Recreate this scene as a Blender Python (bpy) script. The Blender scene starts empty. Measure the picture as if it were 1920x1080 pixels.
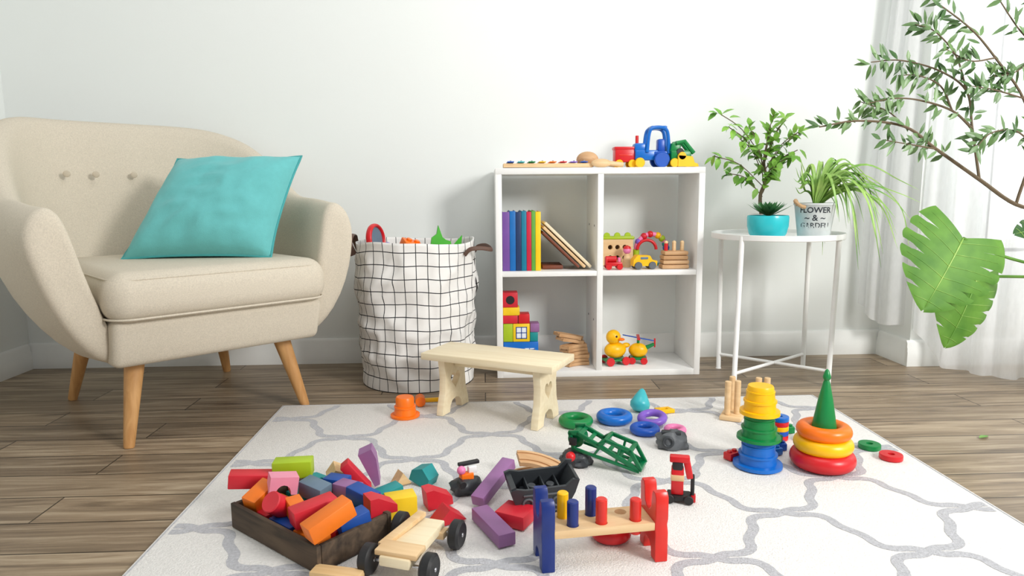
import bpy, bmesh, math, random
from mathutils import Vector, Matrix, Euler, noise
random.seed(7)
SC=bpy.context.scene
COL=SC.collection
pi=math.pi
# ------------------------------------------------------------------ camera
F=1280.0
cd=bpy.data.cameras.new("camera"); cam=bpy.data.objects.new("camera",cd); COL.objects.link(cam)
cd.sensor_width=36; cd.lens=36*F/1920; cd.clip_start=0.02
cam.matrix_world=Matrix.Translation((0,0,0.67))@Matrix.Rotation(-math.radians(2.37),4,'Z')@Matrix.Rotation(pi/2-math.radians(7.9),4,'X')@Matrix.Rotation(-math.radians(0.45),4,'Z')
SC.camera=cam
try:
    SC.view_settings.view_transform='Standard'
except Exception: pass
# ------------------------------------------------------------------ materials
def lin(c):
    c=c/255.0
    return c/12.92 if c<=0.04045 else ((c+0.055)/1.055)**2.4
def rgb(t,k=1.0): return tuple(min(1,lin(x)*k) for x in t)+(1,)
MC={}
def mat(key,c,rough=.4,var=.05,scale=30,bump=0,bscale=200,metal=0,sheen=0,sss=0):
    if key in MC: return MC[key]
    m=bpy.data.materials.new(key); m.use_nodes=True; nt=m.node_tree; b=nt.nodes['Principled BSDF']
    tc=nt.nodes.new('ShaderNodeTexCoord'); n=nt.nodes.new('ShaderNodeTexNoise'); n.inputs['Scale'].default_value=scale; n.inputs['Detail'].default_value=3
    r=nt.nodes.new('ShaderNodeValToRGB'); r.color_ramp.elements[0].position=.3; r.color_ramp.elements[1].position=.7
    r.color_ramp.elements[0].color=rgb(c,1-var); r.color_ramp.elements[1].color=rgb(c,1+var)
    nt.links.new(tc.outputs['Object'],n.inputs['Vector']); nt.links.new(n.outputs['Fac'],r.inputs['Fac']); nt.links.new(r.outputs['Color'],b.inputs['Base Color'])
    b.inputs['Roughness'].default_value=rough; b.inputs['Metallic'].default_value=metal
    if sheen: b.inputs['Sheen Weight'].default_value=sheen
    if bump:
        n2=nt.nodes.new('ShaderNodeTexNoise'); n2.inputs['Scale'].default_value=bscale; n2.inputs['Detail'].default_value=4
        bp=nt.nodes.new('ShaderNodeBump'); bp.inputs['Strength'].default_value=bump; bp.inputs['Distance'].default_value=.003
        nt.links.new(tc.outputs['Object'],n2.inputs['Vector']); nt.links.new(n2.outputs['Fac'],bp.inputs['Height']); nt.links.new(bp.outputs['Normal'],b.inputs['Normal'])
    MC[key]=m; return m
def wood(key,c1,c2,rough=.55,sc=(3,40,40),rot=(0,0,0)):
    if key in MC: return MC[key]
    m=bpy.data.materials.new(key); m.use_nodes=True; nt=m.node_tree; b=nt.nodes['Principled BSDF']
    tc=nt.nodes.new('ShaderNodeTexCoord'); mp=nt.nodes.new('ShaderNodeMapping'); mp.inputs['Scale'].default_value=sc; mp.inputs['Rotation'].default_value=rot
    n=nt.nodes.new('ShaderNodeTexNoise'); n.inputs['Scale'].default_value=1.5; n.inputs['Detail'].default_value=5; n.inputs['Distortion'].default_value=.6
    r=nt.nodes.new('ShaderNodeValToRGB'); r.color_ramp.elements[0].position=.32; r.color_ramp.elements[1].position=.68
    r.color_ramp.elements[0].color=rgb(c1); r.color_ramp.elements[1].color=rgb(c2)
    L=nt.links.new
    L(tc.outputs['Object'],mp.inputs['Vector']); L(mp.outputs['Vector'],n.inputs['Vector']); L(n.outputs['Fac'],r.inputs['Fac']); L(r.outputs['Color'],b.inputs['Base Color'])
    bp=nt.nodes.new('ShaderNodeBump'); bp.inputs['Strength'].default_value=.12; bp.inputs['Distance'].default_value=.002
    L(n.outputs['Fac'],bp.inputs['Height']); L(bp.outputs['Normal'],b.inputs['Normal'])
    b.inputs['Roughness'].default_value=rough; MC[key]=m; return m
RED=mat('toy_red',(208,26,34),.35); BLUE=mat('toy_blue',(12,80,180),.35); SKY=mat('toy_sky_blue',(8,105,195),.3)
GREEN=mat('toy_green',(0,128,62),.35); DGREEN=mat('toy_dark_green',(0,112,66),.3); YEL=mat('toy_yellow',(250,190,0),.35); ORG=mat('toy_orange',(250,118,8),.35)
PURP=mat('toy_purple',(128,90,192),.35); PINK=mat('toy_pink',(235,130,180),.35); TEAL=mat('toy_teal',(60,180,188),.35)
BRED=mat('block_red',(208,34,50),.45); BORG=mat('block_orange',(235,118,22),.45); BTEAL=mat('block_teal',(15,140,142),.45); BPUR=mat('block_mauve',(150,102,152),.45)
BYEL=mat('block_yellow',(242,202,25),.45); BBLU=mat('block_blue',(15,72,155),.45); BLIM=mat('block_lime',(165,192,30),.45); BPNK=mat('block_pink',(232,148,172),.45); BGRY=mat('block_grey',(100,120,138),.45)
NAVY=mat('paint_navy',(20,45,118),.35); PRED=mat('paint_red',(215,42,33),.3)
BLACK=mat('rubber_black',(28,28,30),.5); DGRY=mat('plastic_dark_grey',(50,54,58),.42,bump=.15,bscale=60); GRY=mat('plastic_grey',(92,96,100),.5,bump=.2,bscale=60)
WHT=mat('white_laminate',(243,243,241),.35,var=.015); WMET=mat('white_metal',(241,241,239),.35,var=.02); METAL=mat('chrome',(200,200,205),.25,metal=1)
PINE=wood('pine_wood',(216,178,128),(232,200,155)); CREAMW=wood('cream_painted_wood',(232,214,178),(242,228,196),rough=.5); OAKLEG=wood('oak_leg',(190,138,82),(218,168,110),sc=(30,30,3))
MIDW=wood('natural_block_wood',(214,176,122),(232,198,148)); DARKW=wood('dark_stained_wood',(50,39,30),(98,80,62),rough=.75,sc=(4,30,30)); TRACKW=wood('track_wood',(192,146,100),(216,176,132))
BEIGE=mat('beige_fabric',(212,202,184),.95,var=.09,scale=300,bump=.4,bscale=800)
BEIGED=mat('beige_fabric_button',(196,184,164),.95,var=.05,scale=350)
TURQ=mat('turquoise_velvet',(104,188,188),.85,var=.03,scale=60,bump=.3,bscale=600,sheen=.15); TURQ2=mat('turquoise_piping',(70,162,163),.8)
LEATH=mat('brown_leather',(96,70,58),.6)
# ------------------------------------------------------------------ mesh builder
def T(loc=(0,0,0),rot=(0,0,0),sc=(1,1,1)):
    return Matrix.Translation(loc)@Euler([math.radians(a) for a in rot]).to_matrix().to_4x4()@Matrix.Diagonal((*sc,1))
class B:
    def __init__(s): s.v=[];s.f=[];s.m=[];s.mats=[];s.uv={}
    def add(s,vs,fs,mt,X=None):
        if mt not in s.mats: s.mats.append(mt)
        k=s.mats.index(mt); o=len(s.v)
        for v in vs:
            v=Vector(v); s.v.append(X@v if X is not None else v)
        for f in fs: s.f.append([i+o for i in f]); s.m.append(k)
        return s
    def box(s,size,loc=(0,0,0),mt=None,rot=(0,0,0),bev=.0015,seg=2):
        bm=bmesh.new(); bmesh.ops.create_cube(bm,size=1)
        for v in bm.verts: v.co=Vector((v.co.x*size[0],v.co.y*size[1],v.co.z*size[2]))
        if bev>0: bmesh.ops.bevel(bm,geom=bm.edges[:],offset=min(bev,min(size)*.45),segments=seg,affect='EDGES',profile=.5)
        bm.verts.index_update(); s.add([v.co.copy() for v in bm.verts],[[v.index for v in f.verts] for f in bm.faces],mt,T(loc,rot)); bm.free(); return s
    def beam(s,p,q,y,w,h,mt):
        dx,dz=q[0]-p[0],q[1]-p[1]
        return s.box((math.hypot(dx,dz)+h*.6,w,h),((p[0]+q[0])/2,y,(p[1]+q[1])/2),mt,rot=(0,-math.degrees(math.atan2(dz,dx)),0),bev=.001)
    def lathe(s,prof,mt,loc=(0,0,0),rot=(0,0,0),seg=32,sc=(1,1,1)):
        vs=[];fs=[];n=len(prof)
        for i in range(seg):
            a=2*pi*i/seg
            for r,z in prof: vs.append((r*math.cos(a),r*math.sin(a),z))
        for i in range(seg):
            j=(i+1)%seg
            for k in range(n-1): fs.append([i*n+k,j*n+k,j*n+k+1,i*n+k+1])
        if prof[0][0]>1e-6: fs.append([i*n for i in range(seg)][::-1])
        if prof[-1][0]>1e-6: fs.append([i*n+n-1 for i in range(seg)])
        return s.add(vs,fs,mt,T(loc,rot,sc))
    def cyl(s,r,h,mt,loc=(0,0,0),rot=(0,0,0),seg=24,bev=.001,r2=None):
        r2=r if r2 is None else r2; b=min(bev,r*.4,h*.4)
        return s.lathe([(r-b,-h/2),(r,-h/2+b),(r2,h/2-b),(r2-b,h/2)],mt,loc,rot,seg)
    def sph(s,r,mt,loc=(0,0,0),rot=(0,0,0),sc=(1,1,1),seg=20):
        n=12; return s.lathe([(max(0,r*math.sin(pi*k/n)) if 0<k<n else 0,-r*math.cos(pi*k/n)) for k in range(n+1)],mt,loc,rot,seg,sc)
    def torus(s,R,r,mt,loc=(0,0,0),rot=(0,0,0),seg=40,sg2=14,sc=(1,1,1),arc=2*pi):
        vs=[];fs=[];full=arc>6.28; n=seg if full else seg+1
        for i in range(n):
            a=arc*i/seg
            for j in range(sg2):
                b=2*pi*j/sg2; q=R+r*math.cos(b); vs.append((q*math.cos(a),q*math.sin(a),r*math.sin(b)))
        for i in range(seg):
            i2=(i+1)%n if full else i+1
            for j in range(sg2):
                j2=(j+1)%sg2; fs.append([i*sg2+j,i2*sg2+j,i2*sg2+j2,i*sg2+j2])
        if not full: fs.append(list(range(sg2))); fs.append([seg*sg2+j for j in range(sg2)][::-1])
        return s.add(vs,fs,mt,T(loc,rot,sc))
    def tube(s,pts,r,mt,seg=8,flat=None,X=None,closed=False):
        pts=[Vector(p) for p in pts]; n=len(pts); vs=[];fs=[]; up=Vector((0,0,1)); pn=None
        for i,p in enumerate(pts):
            if closed: t=pts[(i+1)%n]-pts[i-1]
            else: t=pts[min(i+1,n-1)]-pts[max(i-1,0)]
            t.normalize()
            if pn is None:
                a=t.cross(up); 
                if a.length<.05: a=t.cross(Vector((0,1,0)))
                a.normalize()
            else:
                a=pn-t*pn.dot(t); a.normalize()
            pn=a; b=t.cross(a); rr=r[i] if isinstance(r,(list,tuple)) else r
            for j in range(seg):
                c=2*pi*j/seg; vs.append(p+a*math.cos(c)*rr*(flat or 1)+b*math.sin(c)*rr)
        for i in range(n if closed else n-1):
            i2=(i+1)%n
            for j in range(seg):
                j2=(j+1)%seg; fs.append([i*seg+j,i2*seg+j,i2*seg+j2,i*seg+j2])
        if not closed: fs.append(list(range(seg))); fs.append([(n-1)*seg+j for j in range(seg)][::-1])
        return s.add(vs,fs,mt,X)
    def prism(s,pts,h,mt,loc=(0,0,0),rot=(0,0,0)):
        n=len(pts); vs=[(x,y,-h/2) for x,y in pts]+[(x,y,h/2) for x,y in pts]
        fs=[list(range(n))[::-1],list(range(n,2*n))]+[[i,(i+1)%n,n+(i+1)%n,n+i] for i in range(n)]
        return s.add(vs,fs,mt,T(loc,rot))
    def holed(s,outer,holes,h,mt,loc=(0,0,0),rot=(0,0,0),bev=.001):
        cu=bpy.data.curves.new('tmp','CURVE'); cu.dimensions='2D'; cu.fill_mode='BOTH'; cu.extrude=h/2-bev; cu.bevel_depth=bev; cu.bevel_resolution=1; cu.offset=-bev
        for ring in [outer]+holes:
            sp=cu.splines.new('POLY'); sp.points.add(len(ring)-1)
            for p,q in zip(sp.points,ring): p.co=(q[0],q[1],0,1)
            sp.use_cyclic_u=True
        ob=bpy.data.objects.new('tmp',cu); me=ob.to_mesh()
        s.add([v.co.copy() for v in me.vertices],[list(p.vertices) for p in me.polygons],mt,T(loc,rot))
        ob.to_mesh_clear(); bpy.data.objects.remove(ob); bpy.data.curves.remove(cu); return s
    def text(s,body,size,mt,fn,depth=.0006):
        cu=bpy.data.curves.new('tmp','FONT'); cu.body=body; cu.size=size; cu.align_x='CENTER'; cu.align_y='CENTER'; cu.extrude=depth/2; cu.resolution_u=3; cu.offset=.0004
        ob=bpy.data.objects.new('tmp',cu); me=ob.to_mesh()
        s.add([fn(v.co.copy()) for v in me.vertices],[list(p.vertices) for p in me.polygons],mt)
        ob.to_mesh_clear(); bpy.data.objects.remove(ob); bpy.data.curves.remove(cu); return s
    def mesh(s,name,smooth=True,ang=38):
        me=bpy.data.meshes.new(name); me.from_pydata([tuple(v) for v in s.v],[],s.f)
        for m in s.mats: me.materials.append(m)
        me.polygons.foreach_set('material_index',s.m)
        me.polygons.foreach_set('use_smooth',[smooth]*len(s.f)); me.update()
        if smooth:
            try: me.set_sharp_from_angle(angle=math.radians(ang))
            except Exception: pass
        return me
def thing(name,label,cat,loc=(0,0,0),rot=(0,0,0),mesh=None,group=None):
    if isinstance(mesh,B): mesh=mesh.mesh(name)
    o=bpy.data.objects.new(name,mesh); COL.objects.link(o)
    o.location=loc; o.rotation_euler=[math.radians(a) for a in rot]
    o['label']=label; o['category']=cat
    if group: o['group']=group
    if mesh is None: o.empty_display_size=.05
    return o
def part(root,name,b,loc=(0,0,0),rot=(0,0,0),label=None):
    me=b.mesh(name) if isinstance(b,B) else b
    o=bpy.data.objects.new(name,me); COL.objects.link(o); o.parent=root
    o.location=loc; o.rotation_euler=[math.radians(a) for a in rot]
    if label: o['label']=label
    return o
def struct(name,b,loc=(0,0,0)):
    o=bpy.data.objects.new(name,b.mesh(name)); COL.objects.link(o); o.location=loc; o['kind']='structure'; return o
def cat_rom(P,n):
    P=[Vector(p) for p in P]; out=[]; Q=[P[0]*2-P[1]]+P+[P[-1]*2-P[-2]]
    for i in range(1,len(Q)-2):
        for k in range(n):
            t=k/n; a,b,c,d=Q[i-1],Q[i],Q[i+1],Q[i+2]
            out.append(.5*((2*b)+(c-a)*t+(2*a-5*b+4*c-d)*t*t+(3*b-a-3*c+d)*t**3))
    out.append(P[-1]); return out
def sstep(x): x=max(0,min(1,x)); return x*x*(3-2*x)
# ------------------------------------------------------------------ room
def wallmat():
    m=bpy.data.materials.new('off_white_wall_paint'); m.use_nodes=True; nt=m.node_tree; b=nt.nodes['Principled BSDF']
    tc=nt.nodes.new('ShaderNodeTexCoord'); n=nt.nodes.new('ShaderNodeTexNoise'); n.inputs['Scale'].default_value=1.2
    r=nt.nodes.new('ShaderNodeValToRGB'); r.color_ramp.elements[0].color=rgb((232,236,233)); r.color_ramp.elements[1].color=rgb((238,241,239))
    nt.links.new(tc.outputs['Object'],n.inputs['Vector']); nt.links.new(n.outputs['Fac'],r.inputs['Fac']); nt.links.new(r.outputs['Color'],b.inputs['Base Color']); b.inputs['Roughness'].default_value=.8
    n2=nt.nodes.new('ShaderNodeTexNoise'); n2.inputs['Scale'].default_value=160; bp=nt.nodes.new('ShaderNodeBump'); bp.inputs['Strength'].default_value=.06; bp.inputs['Distance'].default_value=.002
    nt.links.new(tc.outputs['Object'],n2.inputs['Vector']); nt.links.new(n2.outputs['Fac'],bp.inputs['Height']); nt.links.new(bp.outputs['Normal'],b.inputs['Normal'])
    return m
WALL=wallmat()
def floormat():
    m=bpy.data.materials.new('grey_brown_plank_floor'); m.use_nodes=True; nt=m.node_tree; b=nt.nodes['Principled BSDF']; L=nt.links.new; N=nt.nodes.new
    tc=N('ShaderNodeTexCoord')
    def brick(c1,c2,mo):
        k=N('ShaderNodeTexBrick'); k.offset=.37; k.inputs['Scale'].default_value=1; k.inputs['Brick Width'].default_value=.95; k.inputs['Row Height'].default_value=.125
        k.inputs['Mortar Size'].default_value=.0020; k.inputs['Color1'].default_value=c1; k.inputs['Color2'].default_value=c2; k.inputs['Mortar'].default_value=mo; L(tc.outputs['Object'],k.inputs['Vector']); return k
    k1=brick((0,0,0,1),(1,1,1,1),(0,0,0,1))
    mp=N('ShaderNodeMapping'); mp.inputs['Scale'].default_value=(1.4,20,1); L(tc.outputs['Object'],mp.inputs['Vector'])
    sx=N('ShaderNodeCombineXYZ'); ml=N('ShaderNodeMath'); ml.operation='MULTIPLY'; ml.inputs[1].default_value=9; L(k1.outputs['Color'],ml.inputs[0]); L(ml.outputs[0],sx.inputs['Z']); L(ml.outputs[0],sx.inputs['X'])
    ad=N('ShaderNodeVectorMath'); ad.operation='ADD'; L(mp.outputs['Vector'],ad.inputs[0]); L(sx.outputs[0],ad.inputs[1])
    n=N('ShaderNodeTexNoise'); n.inputs['Scale'].default_value=1.7; n.inputs['Detail'].default_value=7; n.inputs['Roughness'].default_value=.64; n.inputs['Distortion'].default_value=1.0; L(ad.outputs[0],n.inputs['Vector'])
    r=N('ShaderNodeValToRGB'); e=r.color_ramp.elements; e[0].position=.28; e[0].color=rgb((90,76,61)); e[1].position=.74; e[1].color=rgb((190,174,151)); x=e.new(.5); x.color=rgb((145,127,105)); L(n.outputs['Fac'],r.inputs['Fac'])
    k2=brick((.76,.74,.71,1),(1.16,1.14,1.10,1),(.18,.16,.14,1))
    mx=N('ShaderNodeMix'); mx.data_type='RGBA'; mx.blend_type='MULTIPLY'; mx.inputs['Factor'].default_value=1; L(r.outputs['Color'],mx.inputs['A']); L(k2.outputs['Color'],mx.inputs['B']); L(mx.outputs['Result'],b.inputs['Base Color'])
    b.inputs['Roughness'].default_value=.42
    bp=N('ShaderNodeBump'); bp.inputs['Strength'].default_value=.2; bp.inputs['Distance'].default_value=.002; L(n.outputs['Fac'],bp.inputs['Height']); L(bp.outputs['Normal'],b.inputs['Normal'])
    return m
struct('floor',B().box((5.2,5.2,.05),(.6,.6,-.025),floormat(),bev=0))
XL,YB=-1.79,2.71
struct('wall_back',B().box((3.44,.1,2.7),((XL+1.63)/2+.01,YB+.05,1.35),WALL,bev=0))
struct('wall_left',B().box((.1,5.2,2.7),(XL-.05,.6,1.35),WALL,bev=0))
wr=B(); wr.box((.1,.11,2.7),(1.68,2.655,1.35),WALL,bev=0)
wr.box((.27,.1,2.7),(1.765,2.55,1.35),WALL,bev=0); wr.box((1.3,.1,.45),(2.55,2.55,.225),WALL,bev=0); wr.box((1.3,.1,.3),(2.55,2.55,2.55),WALL,bev=0)
struct('wall_window_side',wr)
struct('wall_right',B().box((.1,3.0,2.7),(3.2,1.1,1.35),WALL,bev=0))
WIN=bpy.data.materials.new('bright_daylight_glass'); WIN.use_nodes=True
_b=WIN.node_tree.nodes['Principled BSDF']; _b.inputs['Base Color'].default_value=(.9,.95,1,1); _b.inputs['Emission Color'].default_value=(.95,.98,1,1); _b.inputs['Emission Strength'].default_value=2.2
w=B(); w.box((1.25,.02,1.95),(2.52,2.56,1.42),WIN,bev=0)
for x in (1.915,2.52,3.13): w.box((.05,.06,1.95),(x,2.53,1.42),WHT)
for z in (.46,1.42,2.38): w.box((1.25,.06,.05),(2.52,2.53,z),WHT)
struct('window_1',w)
SKIRT=mat('white_skirting_gloss',(238,239,236),.4,var=.01)
def skirt(name,p,q,nx,ny):
    prof=[(0,0),(.016,0),(.016,.055),(.014,.058),(.014,.070),(.011,.074),(.011,.090),(.004,.100),(0,.100)]
    vs=[];n=len(prof)
    for P in (p,q):
        for d,z in prof: vs.append((P[0]+nx*d,P[1]+ny*d,z))
    b=B(); b.add(vs,[[i,(i+1)%n,n+(i+1)%n,n+i] for i in range(n)]+[list(range(n)),list(range(n,2*n))[::-1]],SKIRT); struct(name,b)
skirt('baseboard_back',(XL,YB),(1.63,YB),0,-1); skirt('baseboard_left',(XL,YB-.016),(XL,-1.5),1,0)
skirt('baseboard_return',(1.63,YB-.016),(1.63,2.50),-1,0); skirt('baseboard_window_side',(1.614,2.50),(3.15,2.50),0,-1)
# curtain
cm=bpy.data.materials.new('sheer_white_voile'); cm.use_nodes=True; nt=cm.node_tree; nt.nodes.clear(); N=nt.nodes.new
o_=N('ShaderNodeOutputMaterial'); d=N('ShaderNodeBsdfDiffuse'); d.inputs[0].default_value=(.97,.97,.98,1); t=N('ShaderNodeBsdfTranslucent'); t.inputs[0].default_value=(.97,.98,.99,1); tr=N('ShaderNodeBsdfTransparent')
m1=N('ShaderNodeMixShader'); m1.inputs[0].default_value=.4; m2=N('ShaderNodeMixShader')
wv=N('ShaderNodeTexNoise'); wv.inputs['Scale'].default_value=60; mr=N('ShaderNodeMapRange'); mr.inputs['To Min'].default_value=.62; mr.inputs['To Max'].default_value=.75
L=nt.links.new; L(wv.outputs['Fac'],mr.inputs['Value']); L(mr.outputs[0],m2.inputs[0]); L(d.outputs[0],m1.inputs[1]); L(t.outputs[0],m1.inputs[2]); L(tr.outputs[0],m2.inputs[1]); L(m1.outputs[0],m2.inputs[2]); L(m2.outputs[0],o_.inputs[0])
path=cat_rom([(1.50,2.655,0),(1.57,2.57,0),(1.69,2.44,0),(1.77,2.29,0),(1.93,2.22,0),(2.2,2.2,0),(2.6,2.18,0),(3.0,2.2,0)],26)
vs=[];fs=[];nz=14;n=len(path)
for i,p in enumerate(path):
    t_=(path[min(i+1,n-1)]-path[max(i-1,0)]).normalized(); nn=Vector((-t_.y,t_.x,0)); 
    hem=.015+.135*sstep(1-(i-38)/22) if i<60 else .015
    if i<20: hem+=.07*(1-i/20)
    for k in range(nz+1):
        z=2.6-(2.6-hem)*k/nz
        top=sstep((z-.3)/2.2); q=p+Vector((.12*top*(1-i/60) if i<60 else 0,0,0))
        a=.017*math.sin(i*.40)+.012*math.sin(i*.19+1)+.004*math.sin(i*.9+k*.25)
        vs.append(q+nn*a*(1-.25*top)+Vector((0,0,z)))
for i in range(n-1):
    for k in range(nz): a=i*(nz+1)+k; fs.append([a,a+nz+1,a+nz+2,a+1])
curt=thing('sheer_curtain','floor-length sheer white curtain hanging in folds by the window','curtain',mesh=B().add(vs,fs,cm).mesh('curtain',ang=180))
# ------------------------------------------------------------------ rug
RB=mat('rug_cream_pile',(235,232,228),.95,var=.05,scale=150,bump=.8,bscale=300); RG=mat('rug_grey_pattern',(186,186,190),.95,var=.13,scale=190,bump=.8,bscale=300)
RX0,RX1,RY0,RY1=-.645,1.073,-.15,2.128
rb=B(); rb.box((RX1-RX0,RY1-RY0,.008),((RX0+RX1)/2,(RY0+RY1)/2,.004),RB,bev=.002)
Q=[(0,1),(.05,.965),(.13,.93),(.25,.925),(.35,.88),(.405,.79),(.42,.68),(.445,.595),(.5,.5),(.555,.405),(.58,.32),(.595,.21),(.65,.12),(.75,.075),(.87,.07),(.95,.035),(1,0)]
A_,B_=.200,.168
def ribbon(pts,wd,z,mt):
    seg=[]
    def flush():
        if len(seg)<2: return
        vs=[];m=len(seg)
        for i,p in enumerate(seg):
            t_=(seg[min(i+1,m-1)]-seg[max(i-1,0)]); t_.normalize(); nn=Vector((-t_.y,t_.x,0))*wd/2*(1+.07*noise.noise(p*150))
            vs+= [p+nn,p-nn]
        rb.add([(v.x,v.y,z) for v in vs],[[2*i,2*i+1,2*i+3,2*i+2] for i in range(m-1)],mt)
    for p in pts:
        if RX0+.012<p.x<RX1-.012 and RY0+.012<p.y<RY1-.012: seg.append(p)
        else: flush(); seg=[]
    flush()
qs=cat_rom([(x,y,0) for x,y in Q],6)
zz=.0083
for i in range(-6,9):
    for j in range(-10,9):
        if (i+j)%2: continue
        cx=.215+i*A_; cy=1.15+j*B_
        for sx in (1,-1):
            zz+=.0000012
            ribbon([Vector((cx+sx*q.x*A_,cy+q.y*B_,0)) for q in qs],.0205,zz,RG)
            ribbon([Vector((cx+sx*q.x*A_,cy-q.y*B_,0)) for q in qs],.0205,zz+.0000006,RG)
for (a,b_) in [((RX0+.006,RY0),(RX0+.006,RY1)),((RX1-.006,RY0),(RX1-.006,RY1))]:
    rb.box((.003,RY1-RY0-.01,.0008),(a[0],(RY0+RY1)/2,.0083),RG,bev=0)
rb.box((RX1-RX0-.01,.003,.0008),((RX0+RX1)/2,RY1-.006,.0083),RG,bev=0)
thing('area_rug','cream woven rug with a grey trellis pattern on the plank floor','rug',mesh=rb)
ZR=.009
# ------------------------------------------------------------------ armchair
CH=thing('armchair','beige upholstered tub armchair with tapered wooden legs','armchair',(-.976,2.203,0),(0,0,42))
plan=[(.410,-.385),(.430,-.26),(.434,-.08),(.418,.08),(.36,.22),(.25,.325),(.12,.375),(0,.39)]
plan=plan+[(-x,y) for x,y in plan[-2::-1]]
pc=cat_rom([(x,y,0) for x,y in plan],6); n=len(pc)
vs=[];fs=[]
def ringpts(p,nn,fwd=Vector((0,0,0)),shr=0):
    back=sstep((p.y+.12)/.44)
    wR=sstep((p.x+.05)/.15); hb=back*(1-wR)+sstep((p.y+.14)/.54)*wR
    zt=.652+.274*hb+.016*sstep((p.y+.38)/.25)*(1-back)
    th=1+.12*back
    lf_=sstep(-p.x/.3)
    sec=[(.130,.228),(.075,.272),(.034,.345),(.010,.440),(0,.545+(zt-.658)*.5),(.004,zt-.070),(.017,zt-.032),(.038,zt-.010),(.060,zt-.003),(.082,zt-.016),(.100,zt-.055),(.112,.5+(zt-.658)*.3),(.130,.36),(.165,.25)]
    out=[]
    for d_,z in sec:
        lean=.055*back*(z-.3)/.6+lf_*.052*sstep((z-.24)/.36)
        fw=Vector((0,.045*(1-sstep((z-.22)/.30))*(1-sstep((p.y+.385)/.25)),0))
        out.append(p-nn*(d_*th if d_>.05 else d_)+nn*lean+Vector((0,0,z))+fw)
    c=sum(out,Vector())/len(out)
    return [o+(c-o)*shr+fwd for o in out]
rings=[]
for i,p in enumerate(pc):
    t_=(pc[min(i+1,n-1)]-pc[max(i-1,0)]).normalized(); nn=Vector((t_.y,-t_.x,0))
    rings.append((p,nn))
R_=[ringpts(*rings[0],Vector((0,-.020,0)),.45),ringpts(*rings[0],Vector((0,-.015,0)),.13)]+[ringpts(p,nn) for p,nn in rings]+[ringpts(*rings[-1],Vector((0,-.015,0)),.13),ringpts(*rings[-1],Vector((0,-.020,0)),.45)]
m=len(R_[0])
for r in R_: vs+=r
for i in range(len(R_)-1):
    for k in range(m): k2=(k+1)%m; fs.append([i*m+k,(i+1)*m+k,(i+1)*m+k2,i*m+k2])
fs.append(list(range(m))); fs.append([(len(R_)-1)*m+k for k in range(m)][::-1])
BT=[(-.22,.742),(-.135,.742),(-.02,.742)]
sh=B().add(vs,fs,BEIGE)
o=part(CH,'backrest_and_arms',sh.mesh('shell',ang=180)); md=o.modifiers.new('s','SUBSURF'); md.levels=md.render_levels=1
rl=B(); rl.box((.58,.62,.130),(0,-.055,.293),BEIGE,bev=.022,seg=4)
for v in rl.v:
    if v.y<-.2: v.y-=.030*sstep((v.z-.235)/.1)
part(CH,'seat_frame',rl)
cu=B(); cu.box((.61,.67,.130),(0,-.085,.412),BEIGE,bev=.055,seg=7)
for i,v in enumerate(cu.v):
    u_=v.x/.305; w_=(v.y+.085)/.335
    if v.z>.43: v.z+=.018*(1-u_*u_*.8)*(1-w_*w_*.7)
    if v.y<-.3: v.y-=.02*(1-u_*u_)
part(CH,'seat_cushion',cu)
pp=B()
def rrect(hx,hy,r,cy,z,n_=6):
    out=[]
    for (sx,sy,a0) in ((1,1,0),(-1,1,90),(-1,-1,180),(1,-1,270)):
        for k in range(n_+1):
            a=math.radians(a0+90*k/n_); x=sx*(hx-r)+r*math.cos(a); y=sy*(hy-r)+r*math.sin(a)
            if y<-.2: y-=.02*(1-(x/hx)**2)
            out.append((x,y+cy,z))
    return out
pp.tube(rrect(.2985,.3285,.055,-.085,.362),.003,BEIGE,closed=True); pp.tube(rrect(.291,.321,.055,-.085,.462),.0026,BEIGE,closed=True)
part(CH,'cushion_piping',pp)
for x,z in BT:
    y=.262-.9*(abs(x)**2.6)
    part(CH,'upholstery_button',B().sph(.0105,BEIGED,sc=(1,.3,1)),(x,y+.024,z),(0,0,-x*-60))
for sx in (1,-1):
    for sy in (1,-1):
        part(CH,'leg',B().tube([(sx*.205,sy*.25,.255),(sx*.256,sy*.31,.004),(sx*.2565,sy*.3105,0)],[.028,.014,.012],OAKLEG,seg=20))
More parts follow.
